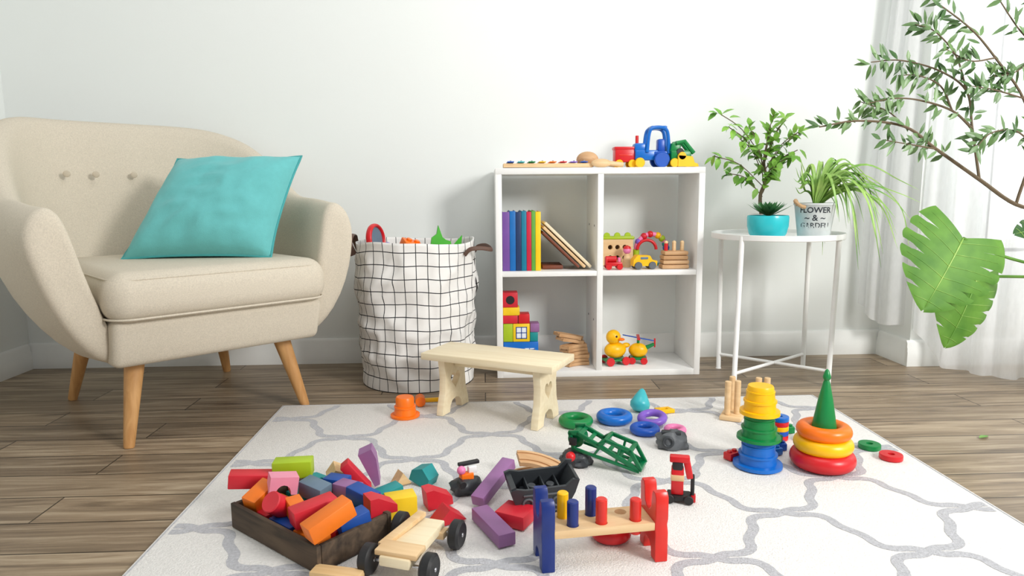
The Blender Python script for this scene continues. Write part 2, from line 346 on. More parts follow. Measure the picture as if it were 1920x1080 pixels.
# pillow
def pillow():
    c=[Vector(p) for p in [(-1.090,2.110,.484),(-.655,2.118,.484),(-.584,2.255,.790),(-.985,2.295,.785)]]
    ctr=sum(c,Vector())/4; nrm=(c[1]-c[0]).cross(c[3]-c[0]).normalized(); N_=36; b=B()
    def P(u,v,s):
        a=u*2-1; d_=v*2-1
        pin=lambda q: 1-.060*(1-abs(q)**2.4)
        aa=a*pin(d_); dd=d_*pin(a)
        uu=(aa*1.02+1)/2; vv=(dd*1.02+1)/2
        p=c[0]*(1-uu)*(1-vv)+c[1]*uu*(1-vv)+c[2]*uu*vv+c[3]*(1-uu)*vv
        th=.092*((1-abs(a)**2.6)*(1-abs(d_)**2.6))**.5
        wr=.010*noise.noise(Vector((u*4,v*3,s*3)))+.009*(1-abs(noise.noise(Vector((u*3+v*2,v*5-u*2,4))))*3)*(1-a*a)*(1-d_*d_)+.004*noise.noise(Vector((u*11,v*6,9)))
        return p+nrm*s*(th+ (wr*min(1,th*22) if th>.003 else 0))-ctr
    for s in (1,-1):
        vs=[P(i/N_,j/N_,s) for i in range(N_+1) for j in range(N_+1)]
        fs=[]
        for i in range(N_):
            for j in range(N_):
                a=i*(N_+1)+j; f=[a,a+N_+1,a+N_+2,a+1]; fs.append(f if s>0 else f[::-1])
        b.add(vs,fs,TURQ)
    ed=[P(i/20,0,0) for i in range(20)]+[P(1,i/20,0) for i in range(20)]+[P(1-i/20,1,0) for i in range(20)]+[P(0,1-i/20,0) for i in range(20)]
    root=thing('throw_pillow','turquoise velvet square throw pillow leaning in the armchair','pillow',ctr)
    part(root,'pillow_cover',b.mesh('pillow',ang=180)); part(root,'piping',B().tube(ed,.004,TURQ2,closed=True))
pillow()
# ------------------------------------------------------------------ laundry basket
def gridmat():
    m=bpy.data.materials.new('white_canvas_black_grid'); m.use_nodes=True; nt=m.node_tree; b=nt.nodes['Principled BSDF']; L=nt.links.new; N=nt.nodes.new
    uv=N('ShaderNodeUVMap'); uv.uv_map='UVMap'; sp=N('ShaderNodeSeparateXYZ'); L(uv.outputs[0],sp.inputs[0])
    res=[]
    for ax,per in (('X',.0422),('Y',.043)):
        q=N('ShaderNodeMath'); q.operation='DIVIDE'; q.inputs[1].default_value=per; L(sp.outputs[ax],q.inputs[0])
        fr=N('ShaderNodeMath'); fr.operation='FRACT'; L(q.outputs[0],fr.inputs[0])
        lt=N('ShaderNodeMath'); lt.operation='LESS_THAN'; lt.inputs[1].default_value=.07; L(fr.outputs[0],lt.inputs[0]); res.append(lt)
    mx=N('ShaderNodeMath'); mx.operation='MAXIMUM'; L(res[0].outputs[0],mx.inputs[0]); L(res[1].outputs[0],mx.inputs[1])
    mi=N('ShaderNodeMix'); mi.data_type='RGBA'; mi.inputs['A'].default_value=rgb((234,232,229)); mi.inputs['B'].default_value=rgb((24,26,34)); L(mx.outputs[0],mi.inputs['Factor']); L(mi.outputs['Result'],b.inputs['Base Color']); b.inputs['Roughness'].default_value=.85
    return m
BX,BY=-.243,2.452
def basket():
    seg,rows=144,60; Rr=lambda z:.200+.014*math.sin(min(1,z/.45)*pi*.75); Hb=.505
    def ridge(q): return 1-abs(noise.noise(q))*2.2
    def pt(a,z,off):
        ca_,sa_=math.cos(a),math.sin(a)
        q=Vector((ca_*2.2,sa_*2.2,z*7))
        w_=.010*noise.noise(q)+.010*(ridge(Vector((ca_*1.6+z*2,sa_*1.6,z*9)))-.6)+.006*(ridge(Vector((ca_*4,sa_*4,z*14-a)))-.6)
        k=min(1,z/.06)*min(1,.35+(Hb-z)/.12); r=Rr(z)+w_*k-off
        return Vector((r*ca_,r*sa_,z+(.006*noise.noise(Vector((ca_*2,sa_*2,z*5)))+.004*math.sin(a*3+1))*min(1,z/.15)))
    vs=[];uv=[];fs=[]
    zs=[Hb*k/rows for k in range(rows+1)]
    for i in range(seg+1):
        a=2*pi*i/seg
        for z in zs: vs.append(pt(a,z,0)); uv.append((i/seg*.0422*34,z))
        for z in zs[::-1]: vs.append(pt(a,z,.005)); uv.append((i/seg*.0422*34,z))
    m_=2*(rows+1)
    for i in range(seg):
        for k in range(m_-1): fs.append([i*m_+k,(i+1)*m_+k,(i+1)*m_+k+1,i*m_+k+1])
    G=gridmat(); b=B().add(vs,fs,G); b.cyl(.192,.006,G,(0,0,.004),seg=64)
    me=b.mesh('fabric_body',ang=180); ul=me.uv_layers.new(name='UVMap')
    for lp in me.loops:
        vi=lp.vertex_index
        ul.data[lp.index].uv=uv[vi] if vi<len(uv) else (.02,.02)
    root=thing('laundry_basket','round white canvas toy basket with black grid and leather handles','basket',(BX,BY,0),(0,0,0))
    part(root,'fabric_body',me)
    h=B().tube(cat_rom([(-.21,-.05,.46),(-.225,-.05,.50),(-.225,-.02,.525),(-.225,.04,.525),(-.225,.07,.50),(-.21,.07,.46)],5),.012,LEATH,seg=8,flat=.3)
    part(root,'leather_handle',h)
    h=B().tube(cat_rom([(.178,-.12,.462),(.198,-.13,.482),(.235,-.12,.485),(.272,-.09,.478),(.255,-.02,.487),(.225,.03,.48),(.208,.05,.46)],5),.0075,LEATH,seg=8,flat=.35)
    part(root,'leather_handle',h)
basket()
tb=thing('toy_tambourine','pink and red toy tambourine sticking out of the basket','toy',(BX-.135,BY-.03,.512),(8,0,12))
part(tb,'outer_ring',B().torus(.050,.007,RED,rot=(80,0,60),sc=(1,1,1.6))); part(tb,'drum_skin',B().cyl(.047,.006,BGRY,rot=(80,0,60)))
thing('toy_brick','orange plastic toy brick in the basket','toy',(BX-.01,BY-.05,.49),(20,15,30),B().box((.07,.05,.035),(0,0,0),ORG,bev=.004).cyl(.01,.01,ORG,(.015,0,.02)).cyl(.01,.01,ORG,(-.015,0,.02)))
thing('toy_brick','purple plastic toy brick in the basket','toy',(BX-.085,BY-.06,.475),(0,25,60),B().box((.05,.04,.03),(0,0,0),PURP,bev=.004).cyl(.01,.01,PURP,(.015,0,.018)).cyl(.01,.01,PURP,(-.015,0,.018)))
thing('toy_brick','red plastic toy brick in the basket','toy',(BX+.055,BY-.10,.475),(10,5,10),B().box((.06,.045,.03),(0,0,0),RED,bev=.004).cyl(.01,.01,RED,(.015,0,.018)).cyl(.01,.01,RED,(-.015,0,.018)))
LEAFG=mat('leaf_toy_green',(70,180,45),.5)
thing('toy_leaf','lime green pointed plastic toy fin in the basket','toy',(BX+.09,BY-.03,.505),(90,0,15),B().prism([(-.035,-.02),(.04,-.02),(.038,-.002),(.02,.004),(.008,.014),(-.006,.055),(-.012,.025),(-.03,.012)],.012,LEAFG))
thing('toy_leaf','lime green pointed plastic toy fin in the basket','toy',(BX+.15,BY+.02,.485),(80,20,-10),B().prism([(-.02,-.02),(.02,-.02),(.01,.01),(.002,.04),(-.01,.01)],.01,LEAFG))
# ------------------------------------------------------------------ shelf
SX0,SX1,SY0,SY1,SZ=.045,.793,2.43,2.692,.758
SH=thing('shelf_unit','white two-by-two cube shelf unit standing against the wall','shelf',((SX0+SX1)/2,(SY0+SY1)/2,0))
W=SX1-SX0; D=SY1-SY0; tk=.022
part(SH,'top_panel',B().box((W,D,tk),(0,0,SZ-tk/2),WHT,bev=.001)); part(SH,'bottom_panel',B().box((W-2*tk,D,tk),(0,0,tk/2),WHT,bev=.001))
for s in (1,-1): part(SH,'side_panel',B().box((tk,D,SZ-tk),(s*(W/2-tk/2),0,(SZ-tk)/2),WHT,bev=.001))
dv=B().box((.021,D-.002,SZ-2*tk),(0,0,SZ/2),WHT,bev=.001)
for z in (.2,.55):
    dv.cyl(.004,.001,BLACK,(-.011,-.06,z),(0,90,0)); dv.cyl(.004,.001,BLACK,(-.011,.06,z),(0,90,0))
part(SH,'vertical_divider',dv)
sx=(W/2-tk-.0105)
for s in (1,-1): part(SH,'middle_shelf',B().box((sx-.0005,D-.004,.018),(s*(.0105+sx/2),.001,.381),WHT,bev=.001))
ZM=.3905; ZB=.0225; ZT=.7585
bc=[('purple',(112,72,150)),('blue',(0,105,180)),('navy',(22,50,95)),('teal',(0,120,150)),('red',(200,25,60)),('green',(95,165,60)),('yellow',(250,205,10))]
x=.069
PAGE=mat('book_pages',(240,236,225),.9)
for i,(nm,c) in enumerate(bc):
    w_=[.026,.021,.020,.018,.017,.014,.019][i]; h=.213+.003*(i%2)
    cm_=mat('book_cover_'+nm,c,.5)
    rt=thing('book',f'{nm} hardcover children book standing upright on the shelf','book',(x+w_/2,2.55,ZM),group='upright books on the shelf')
    cv=B(); cv.box((w_,.003,h),(0,-.085,h/2),cm_,bev=.001); cv.box((.0025,.17,h),(-w_/2+.00125,0,h/2),cm_,bev=.0008); cv.box((.0025,.17,h),(w_/2-.00125,0,h/2),cm_,bev=.0008)
    part(rt,'cover',cv); part(rt,'pages',B().box((w_-.0055,.162,h-.008),(0,.003,h/2),PAGE,bev=.0005)); x+=w_+.0006
BRN=mat('brown_board',(120,62,40),.6)
a46=math.radians(44)
def lean2(label,dx,L_,th,mt):
    cx=.392-dx-math.cos(a46)*L_/2; cz=ZM+.010+math.sin(a46)*L_/2
    thing('puzzle_board',label,'puzzle',(cx,2.55,cz),(0,44,0),B().box((L_,.17,th),(0,0,0),mt,bev=.003),group='leaning puzzle boards')
lean2('cream wooden puzzle board leaning against the books',0,.235,.011,CREAMW)
lean2('pale pine puzzle board leaning against the books',.022,.212,.011,PINE)
lean2('brown wooden puzzle board leaning against the books',.044,.185,.009,BRN)
thing('picture_box','flat brown box lying behind the leaning boards','box',(.255,2.56,ZM+.008),(0,0,0),B().box((.075,.12,.014),(0,0,0),BRN,bev=.002))
# ------------------------------------------------------------------ shelf toys
def wheel(b,r,w_,loc,tire,hub,rot=(90,0,0)):
    b.lathe([(r*.55,-w_/2),(r*.9,-w_/2),(r,-w_*.3),(r,w_*.3),(r*.9,w_/2),(r*.55,w_/2)],tire,loc,rot,24); b.cyl(r*.55,w_*.9,hub,loc,rot)
ab=thing('wooden_activity_block','cream wooden threading block with round holes and green top','toy',(.512,2.60,ZM))
hl=[[( .028*i+.009*math.cos(a*pi/6),.04*j+.009*math.sin(a*pi/6)) for a in range(12)] for i in (-1,0,1) for j in (-.5,.5)]
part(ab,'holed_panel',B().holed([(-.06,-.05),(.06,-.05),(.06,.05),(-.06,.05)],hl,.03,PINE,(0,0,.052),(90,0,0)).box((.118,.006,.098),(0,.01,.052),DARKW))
g=B().box((.13,.036,.012),(0,0,.108),BLIM,bev=.004)
for i in range(3): g.cyl(.012,.008,BLIM,(-.04+.04*i,-.004,.116),(90,0,0))
part(ab,'green_top_rail',g)
tr_=thing('toy_train','small red wooden toy train wagon with wheels','toy',(.476,2.475,ZM))
part(tr_,'wagon',B().box((.06,.032,.014),(0,0,.02),RED,bev=.003).cyl(.011,.04,RED,(-.01,0,.038),(0,90,0)).cyl(.006,.016,PINK,(.02,0,.035)).box((.006,.03,.03),(-.028,0,.03),RED))
for s in (-1,1):
    for q in (-1,1):
        b=B(); wheel(b,.011,.007,(s*.02,q*.018,.011),RED,YEL); part(tr_,'wheel',b)
pg=thing('peg_doll','wooden peg doll with a pink head standing on the shelf','doll',(.54,2.545,ZM))
part(pg,'body',B().lathe([(0,0),(.015,0),(.016,.02),(.011,.045),(.006,.053)],PINE)); part(pg,'head',B().sph(.015,PINK,(0,0,.064))); part(pg,'hat',B().lathe([(.015,.07),(.012,.078),(0,.083)],RED))
yc=thing('toy_car','yellow wooden toy car with grey wheels and driver','toy',(.588,2.478,ZM),(0,0,8))
part(yc,'car_body',B().prism([(-.045,.012),(.045,.012),(.047,.03),(.028,.034),(.018,.05),(-.03,.052),(-.045,.034)],.034,YEL,rot=(90,0,0)).box((.03,.036,.010),(-.004,0,.041),BGRY,bev=.002))
for s in (-1,1):
    for q in (-1,1):
        b=B(); wheel(b,.014,.008,(s*.027,q*.019,.014),GRY,YEL); part(yc,'wheel',b)
ar=thing('bead_arch_toy','curved wire bead toy in pink green and blue','toy',(.645,2.60,ZM))
part(ar,'arch',B().torus(.058,.009,PINK,(0,0,.062),(90,0,0),arc=pi).torus(.036,.006,RED,(-.02,-.012,.062),(90,0,0),arc=pi))
bb=B()
for k,(a,c) in enumerate([(20,BTEAL),(45,BLIM),(65,YEL),(95,RED),(120,BRED),(150,PURP),(5,BLUE)]):
    a=math.radians(a); bb.sph(.013,c,(.058*math.cos(a),0,.062+.058*math.sin(a)))
for x in (-.058,.058): bb.cyl(.012,.062,BTEAL if x>0 else BLIM,(x,0,.031))
part(ar,'bead_string',bb)
part(ar,'base',B().box((.14,.03,.008),(0,0,.004),BTEAL))
ws=thing('block_stacker','natural wooden ridged block stacker on the shelf','toy',(.703,2.49,ZM))
b=B()
for i in range(4): b.box((.10-.004*i,.06,.015),(.002*(i%2),0,.008+.0165*i),TRACKW,bev=.004)
part(ws,'stacked_plates',b)
for i in range(3): b=B(); b.cyl(.007,.03,PINE if i else RED,(-.03+.03*i,0,.08)); b.sph(.0075,PINE,(-.03+.03*i,0,.095)); part(ws,'peg',b)
# top shelf
xy=thing('xylophone','wooden toy xylophone with coloured bars lying on the shelf','xylophone',(.235,2.50,ZT))
part(xy,'frame',B().prism([(-.16,-.055),(.16,-.03),(.16,.03),(-.16,.055)],.014,PINE,(0,0,.009)))
cs=[BLUE,TEAL,GREEN,YEL,ORG,RED,PURP,BLUE]
for i in range(8): part(xy,'bar',B().box((.024,.125-.009*i,.004),(-.135+.038*i,0,.021),cs[i],bev=.001).cyl(.003,.004,METAL,(-.135+.038*i,-.045+.003*i,.025)))
mc=thing('maraca','natural wooden maraca lying on the shelf','maraca',(.385,2.530,ZT+.031),(0,0,-8))
part(mc,'rattle_head',B().sph(.03,TRACKW,sc=(1.35,1,1))); part(mc,'handle',B().tube([(.03,0,-.004),(.06,0,-.012),(.10,0,-.018)],[.010,.009,.011],PINE,seg=16))
mc=thing('maraca','pale wooden maraca lying on the shelf','maraca',(.425,2.465,ZT+.016),(0,0,5))
part(mc,'rattle_head',B().sph(.0155,PINE,sc=(2.4,1,1))); part(mc,'handle',B().tube([(.03,0,0),(.08,0,-.006)],[.008,.009],PINE,seg=16))
tw=thing('toy_train_wagon','red plastic toy wagon with yellow wheels','toy',(.522,2.53,ZT))
part(tw,'wagon_body',B().box((.078,.05,.048),(0,0,.045),RED,bev=.004).box((.083,.054,.010),(0,0,.071),RED,bev=.002).box((.05,.052,.008),(0,0,.045),PRED))
for s in (-1,1):
    for q in (-1,1):
        b=B(); wheel(b,.015,.010,(s*.024,q*.025,.015),YEL,RED); part(tw,'wheel',b)
tt=thing('toy_tractor','blue plastic toy tractor with open cab and yellow wheels','toy',(.615,2.52,ZT))
b=B().box((.085,.05,.036),(-.018,0,.045),SKY,bev=.005).box((.045,.046,.032),(-.040,0,.072),SKY,bev=.006).cyl(.006,.032,RED,(-.05,0,.10)).box((.055,.052,.022),(.034,0,.048),BLUE,bev=.004)
part(tt,'hood_and_chassis',b)
b=B()
for q in (-1,1): b.tube(cat_rom([(-.018,q*.025,.055),(-.012,q*.025,.12),(.0,q*.025,.140),(.03,q*.025,.143),(.05,q*.025,.135),(.058,q*.025,.11),(.062,q*.025,.05)],4),.0068,SKY)
b.box((.060,.060,.012),(.024,0,.143),SKY,bev=.005); part(tt,'cab_frame',b); part(tt,'seat',B().box((.028,.036,.05),(.038,0,.078),BLUE,bev=.006))
for q in (-1,1):
    b=B(); wheel(b,.018,.014,(-.045,q*.030,.018),YEL,RED); part(tt,'wheel',b); b=B(); wheel(b,.028,.016,(.035,q*.034,.028),BLUE,YEL); part(tt,'wheel',b)
lo=thing('toy_bulldozer','green toy bulldozer with a yellow bucket','toy',(.728,2.50,ZT))
part(lo,'body',B().box((.075,.05,.036),(-.01,0,.042),GREEN,bev=.006).box((.036,.044,.034),(-.03,0,.068),GREEN,bev=.006,rot=(0,12,0)).cyl(.013,.054,BLACK,(-.015,0,.055),(90,0,0)))
for q in (-1,1): part(lo,'lift_arm',B().tube([(-.03,q*.022,.085),(0,q*.022,.092),(.035,q*.022,.05)],.008,GREEN))
part(lo,'bucket',B().prism([(-.03,.0),(.045,.0),(.042,.01),(.03,.014),(.022,.036),(-.03,.040)],.075,YEL,(.005,-.0,.002),(90,0,0)).cyl(.014,.075,YEL,(-.01,0,.040),(90,0,0)))
for s in (-1,1):
    for q in (-1,1):
        b=B(); wheel(b,.016,.010,(-.012+s*.024,q*.03,.016),YEL,GREEN); part(lo,'wheel',b)
def wblock(size,loc,mt,label,rot=(0,0,0),name='toy_block',grp='stacked blocks in the shelf',extra=None,bev=.002):
    b=B().box(size,(0,0,0),mt,bev=bev)
    if extra: extra(b)
    return thing(name,label,'toy block',loc,rot,b,grp)
WWIN=mat('white_print',(235,240,245),.5)
def wins(b):
    for x in (-.032,.032):
        b.box((.04,.001,.05),(x,-.0303,.0),WWIN,bev=0)
        for k in (-1,0,1): b.box((.0025,.001,.05),(x+k*.018,-.031,0),BBLU,bev=0); b.box((.04,.001,.0025),(x,-.031,k*.02),BBLU,bev=0)
wblock((.13,.06,.098),(.135,2.52,ZB+.049),SKY,'blue wooden block printed with white windows',extra=wins)
wblock((.035,.06,.068),(.0875,2.52,ZB+.133),BLIM,'lime green wooden block in the block stack')
def yw(b):
    b.box((.04,.001,.045),(0,-.0303,0),WWIN,bev=0)
    for k in (-1,0,1): b.box((.003,.001,.045),(k*.019,-.031,0),BBLU,bev=0); b.box((.04,.001,.003),(0,-.031,k*.021),BBLU,bev=0)
wblock((.062,.06,.068),(.137,2.52,ZB+.133),BYEL,'yellow wooden block printed with a window',extra=yw)
wblock((.03,.055,.035),(.184,2.52,ZB+.116),BTEAL,'teal wooden block in the block stack')
wblock((.034,.055,.032),(.187,2.52,ZB+.150),BPUR,'mauve wooden block in the block stack')
wblock((.055,.06,.03),(.096,2.52,ZB+.183),BRED,'red wooden block in the block stack')
wblock((.042,.06,.035),(.147,2.52,ZB+.185),RED,'red wooden block in the block stack')
wblock((.062,.06,.030),(.10,2.52,ZB+.2135),BYEL,'yellow wooden block in the block stack')
wblock((.056,.06,.055),(.096,2.52,ZB+.2565),BRED,'red wooden block with a round hole',extra=lambda b:b.cyl(.016,.002,BLACK,(0,-.0303,0),(90,0,0)))
def track(R,arc,w_=.04,h=.012,mt=TRACKW):
    out=[];n_=12
    pr=[(-w_/2,0),(w_/2,0),(w_/2,h),(w_/2-.006,h),(w_/2-.006,h-.003),(w_/2-.012,h-.003),(w_/2-.012,h),(-w_/2+.012,h),(-w_/2+.012,h-.003),(-w_/2+.006,h-.003),(-w_/2+.006,h),(-w_/2,h)]
    vs=[];m_=len(pr)
    for i in range(n_+1):
        a=math.radians(arc)*(i/n_-.5)
        for x,z in pr: vs.append(((R+x)*math.sin(a),(R+x)*math.cos(a)-R,z))
    fs=[]
    for i in range(n_):
        for k in range(m_): k2=(k+1)%m_; fs.append([i*m_+k,(i+1)*m_+k,(i+1)*m_+k2,i*m_+k2])
    fs.append(list(range(m_))); fs.append([n_*m_+k for k in range(m_)][::-1])
    return B().add(vs,fs,mt)
tm=track(.12,50)
for i,(x,y,z,r) in enumerate([(.345,2.52,.001,(0,0,20)),(.342,2.52,.0145,(0,0,28)),(.346,2.525,.028,(0,0,15)),(.340,2.52,.0415,(0,0,35)),(.338,2.525,.055,(0,0,25)),(.335,2.52,.0685,(0,0,30)),(.325,2.53,.088,(0,12,15)),(.318,2.535,.104,(0,12,5))]):
    thing('train_track','curved wooden toy train track piece in a stack','toy track',(x,y,ZB+z),r,tm,'stacked train tracks')
dk=thing('toy_duck','yellow plastic toy duck on red wheels','toy',(.495,2.52,ZB),(0,0,15))
part(dk,'duck_body',B().sph(.036,YEL,(0,0,.055),sc=(1.2,.9,.85)).sph(.028,YEL,(-.008,0,.105)).sph(.012,YEL,(.045,0,.07),sc=(1.4,1,.8)))
part(dk,'beak',B().sph(.011,ORG,(.012,-.026,.10),sc=(1.2,1.2,.5))); part(dk,'eye',B().sph(.004,BLACK,(-.008,-.027,.112)))
part(dk,'cart',B().box((.09,.05,.008),(0,0,.018),GREEN,bev=.002))
for s in (-1,1):
    for q in (-1,1):
        b=B(); wheel(b,.016,.009,(s*.032,q*.03,.016),RED,YEL); part(dk,'wheel',b)
hp=thing('toy_helicopter','yellow and green toy helicopter with blue and red rotor','toy',(.585,2.53,ZB),(0,0,-10))
part(hp,'cabin',B().sph(.028,YEL,(0,0,.05),sc=(1.3,.9,1))); part(hp,'tail',B().tube([(.02,0,.055),(.06,0,.075)],[.01,.006],GREEN).box((.006,.003,.035),(.062,0,.08),RED))
part(hp,'rotor',B().box((.12,.012,.003),(0,0,.098),BLUE,rot=(0,10,0)).box((.012,.10,.003),(0,0,.1),RED).cyl(.005,.03,GREEN,(0,0,.086)))
for s in (-1,1):
    for q in (-1,1):
        b=B(); wheel(b,.013,.008,(s*.022,q*.024,.013),RED,BLUE); part(hp,'wheel',b)
part(hp,'undercarriage',B().box((.06,.04,.01),(0,0,.02),GREEN,bev=.002))
# ------------------------------------------------------------------ little bench
BN=thing('step_stool','small cream wooden stool with heart cut-outs on the rug','stool',(.036,1.985,ZR),(0,0,-28))
part(BN,'seat_board',B().box((.425,.175,.021),(0,0,.1795),CREAMW,bev=.003))
def heart(s,cy):
    out=[]
    for k in range(28):
        t_=2*pi*k/28; out.append((s*16*math.sin(t_)**3/16,cy+s*(13*math.cos(t_)-5*math.cos(2*t_)-2*math.cos(3*t_)-math.cos(4*t_))/15))
    return out
pan=[(-.080,0),(-.036,0),(-.032,.020),(-.020,.034),(0,.039),(.020,.034),(.032,.020),(.036,0),(.080,0),(.076,.025),(.062,.065),(.058,.11),(.066,.169),(-.066,.169),(-.058,.11),(-.062,.065),(-.076,.025)]
for s in (-1,1): part(BN,'leg_panel',B().holed(pan,[heart(.027,.098)],.022,CREAMW,(0,0,0),(90,0,90)),(s*.155,0,0),(0,0,0))
part(BN,'stretcher',B().box((.285,.016,.030),(0,0,.153),CREAMW,bev=.002))
# ------------------------------------------------------------------ floor toys
def cup(name,label,r,h,mt,loc,grp=None,flange=1.28):
    p=[(0,h),(r*.72,h),(r*.80,h-.004),(r*.82,h*.55),(r*.95,h*.53),(r*.95,h*.45),(r*.90,h*.43),(r*1.0,h*.12),(r*flange,h*.10),(r*flange,0),(r*.95,0),(r*.85,h*.4),(r*.7,h-.008),(0,h-.008)]
    return thing(name,label,'toy cup',loc,(0,0,0),B().lathe(p[::-1],mt,seg=48),grp)
cup('stacking_cup','orange plastic stacking cup upside down near the stool',.034,.060,ORG,(-.242,1.995,ZR))
mt_=thing('toy_mallet','yellow and orange toy mallet lying beside the stool','toy',(-.188,2.10,ZR+.0165),(0,0,0))
part(mt_,'handle',B().cyl(.007,.085,YEL,(.038,0,0),(0,90,8))); part(mt_,'mallet_head',B().cyl(.016,.040,ORG,(-.018,-.005,0),(90,0,8)))
def ring(label,R,r,mt,loc,rot=(0,0,0),grp='stacking rings on the rug'):
    return thing('stacking_ring',label,'toy ring',loc,rot,B().torus(R,r,mt,seg=56,sg2=18),grp)
ring('green plastic ring lying flat on the rug',.036,.0135,GREEN,(.258,1.880,ZR+.0135))
ring('large sky blue plastic ring lying on the rug',.038,.0145,SKY,(.374,1.903,ZR+.0145))
ring('dark blue plastic ring lying on the rug',.030,.0115,BLUE,(.440,1.803,ZR+.0115))
ring('purple plastic ring leaning on the rug',.032,.011,PURP,(.480,1.882,ZR+.0155),(8,-6,0))
ring('pink plastic ring lying on the rug',.022,.009,PINK,(.524,1.800,ZR+.009))
thing('toy_cone','pale teal plastic cone cap standing on the rug','toy',(.468,1.985,ZR+.024),(-25,15,0),B().lathe([(0,-.022),(.018,-.020),(.029,-.008),(.030,.004),(.018,.028),(.008,.045),(0,.050)],TEAL))
thing('toy_letter','small yellow triangular plastic toy piece on the rug','toy',(.54,1.975,ZR+.006),(0,0,15),B().holed([(-.028,-.012),(.028,-.014),(.022,.016),(-.024,.018)],[[(-.012,-.004),(.012,-.005),(.01,.007),(-.01,.008)]],.012,YEL))
def lump(mt,sx,sy,sz,seed,k=.25):
    b=B().sph(1,mt,seg=28); 
    for v in b.v:
        q=v*1.6+Vector((seed,0,0)); f=1+k*noise.noise(q)+k*.5*noise.noise(q*2.7); v.x*=f*sx; v.y*=f*sy; v.z=max(-.55,v.z*f)*sz+ .55*sz
    return b
b=lump(GRY,.045,.03,.028,3,.35); b.torus(.012,.004,DGRY,(-.01,-.028,.022),(80,0,0)); b.box((.05,.02,.012),(0,0,.038),DGRY,bev=.004)
thing('toy_rock_piece','grey plastic toy rock piece lying on the rug','toy',(.483,1.695,ZR),(0,0,-10),b)
# green ramp: straight-railed open frame
RP=thing('toy_ramp_bridge','dark green toy ramp bridge on a grey rock base','toy',(.280,1.590,ZR),(0,0,-26))
part(RP,'rock_base',lump(DGRY,.040,.032,.022,9,.4),(-.058,-.018,0))
b=B()
for q in (-.027,.027):
    b.beam((-.070,.080),(-.050,.083),q,.007,.012,DGREEN); b.beam((-.050,.082),(.100,.012),q,.007,.011,DGREEN)
    b.beam((-.060,.042),(.100,.008),q,.007,.007,DGREEN); b.beam((-.070,.080),(-.060,.042),q,.007,.010,DGREEN)
    b.beam((.000,.060),(.020,.073),q,.007,.008,DGREEN); b.beam((.020,.073),(.080,.056),q,.007,.009,DGREEN); b.beam((.080,.056),(.104,.014),q,.007,.009,DGREEN)
    b.beam((-.010,.032),(.020,.073),q,.005,.006,DGREEN); b.beam((.045,.020),(.055,.063),q,.005,.006,DGREEN)
for t_ in [i/6 for i in range(7)]: b.box((.010,.056,.005),(-.045+.142*t_,0,.079-.068*t_),DGREEN,rot=(0,26,0),bev=.001)
for p_ in ((.020,.073),(.080,.056),(.102,.012)): b.box((.010,.056,.008),(p_[0],0,p_[1]),DGREEN,bev=.001)
part(RP,'ramp_frame',b); part(RP,'red_ball',B().sph(.012,RED,(-.060,-.052,.030)))
part(RP,'winch_drum',B().cyl(.020,.040,DGREEN,(-.058,0,.062),(90,0,0)).box((.018,.010,.018),(-.060,-.034,.062),BLACK))
tn=B()
sil=[(-.072,.050),(-.060,.054),(-.040,.050),(.045,.052),(.060,.066),(.074,.064),(.066,.035),(.052,.006),(.030,-.010),(-.030,-.012),(-.052,.002),(-.064,.025)]
tn.prism(sil,.006,DGRY,(0,-.030,.014),(90,0,0)); tn.prism([(x*1.02,y*1.12) for x,y in sil],.006,DGRY,(0,.032,.016),(90,0,0))
pro=[(-.07,.052),(-.06,.056),(-.055,.03),(-.04,.008),(-.015,.0),(.02,.0),(.045,.014),(.055,.040),(.066,.066),(.074,.062),(.06,.03),(.05,.004),(.02,-.010),(-.02,-.012),(-.05,.0),(-.065,.025)]
tn.prism(pro,.06,DGRY,(0,0,.016),(90,0,0))
tn.box((.085,.056,.020),(0,0,.030),DGRY,bev=.006)
for x in (-.03,0.005,.035): tn.box((.004,.060,.046),(x,0,.035),DGRY,bev=.002)
for x in (-.035,-.005,.028): tn.torus(.010,.0025,GRY,(x,-.034,.034),(90,0,0),seg=20,sg2=8)
for x in (-.02,.02): tn.cyl(.009,.02,DGRY,(x,0,.046),seg=16)
tn.box((.09,.003,.004),(0,-.034,.052),GRY,bev=.001); tn.box((.07,.003,.004),(0,-.034,.014),GRY,bev=.001)
thing('toy_tunnel','dark grey plastic toy rock tunnel lying upside down','toy',(.112,1.365,ZR+.002),(8,0,10),tn)
fb=thing('toy_loader_base','dark toy vehicle base with orange and white figure','toy',(-.045,1.455,ZR),(0,0,25))
part(fb,'base',lump(DGRY,.038,.03,.022,21,.3)); part(fb,'figure',B().box((.03,.02,.02),(0,0,.035),ORG,bev=.003).box((.02,.012,.016),(.014,0,.05),WHT,bev=.002).sph(.01,PINK,(-.012,0,.052)).box((.05,.012,.008),(.01,.01,.062),BLACK,bev=.002).cyl(.008,.02,BLACK,(-.02,-.02,.03),(90,0,0)))
for i,(x,y,z,r) in enumerate([(.120,1.545,ZR,(0,0,10)),(.125,1.53,ZR+.032,(20,14,-12))]):
    thing('train_track','curved wooden toy train track piece on the rug','toy track',(x,y,z),r,tm,'loose train tracks')
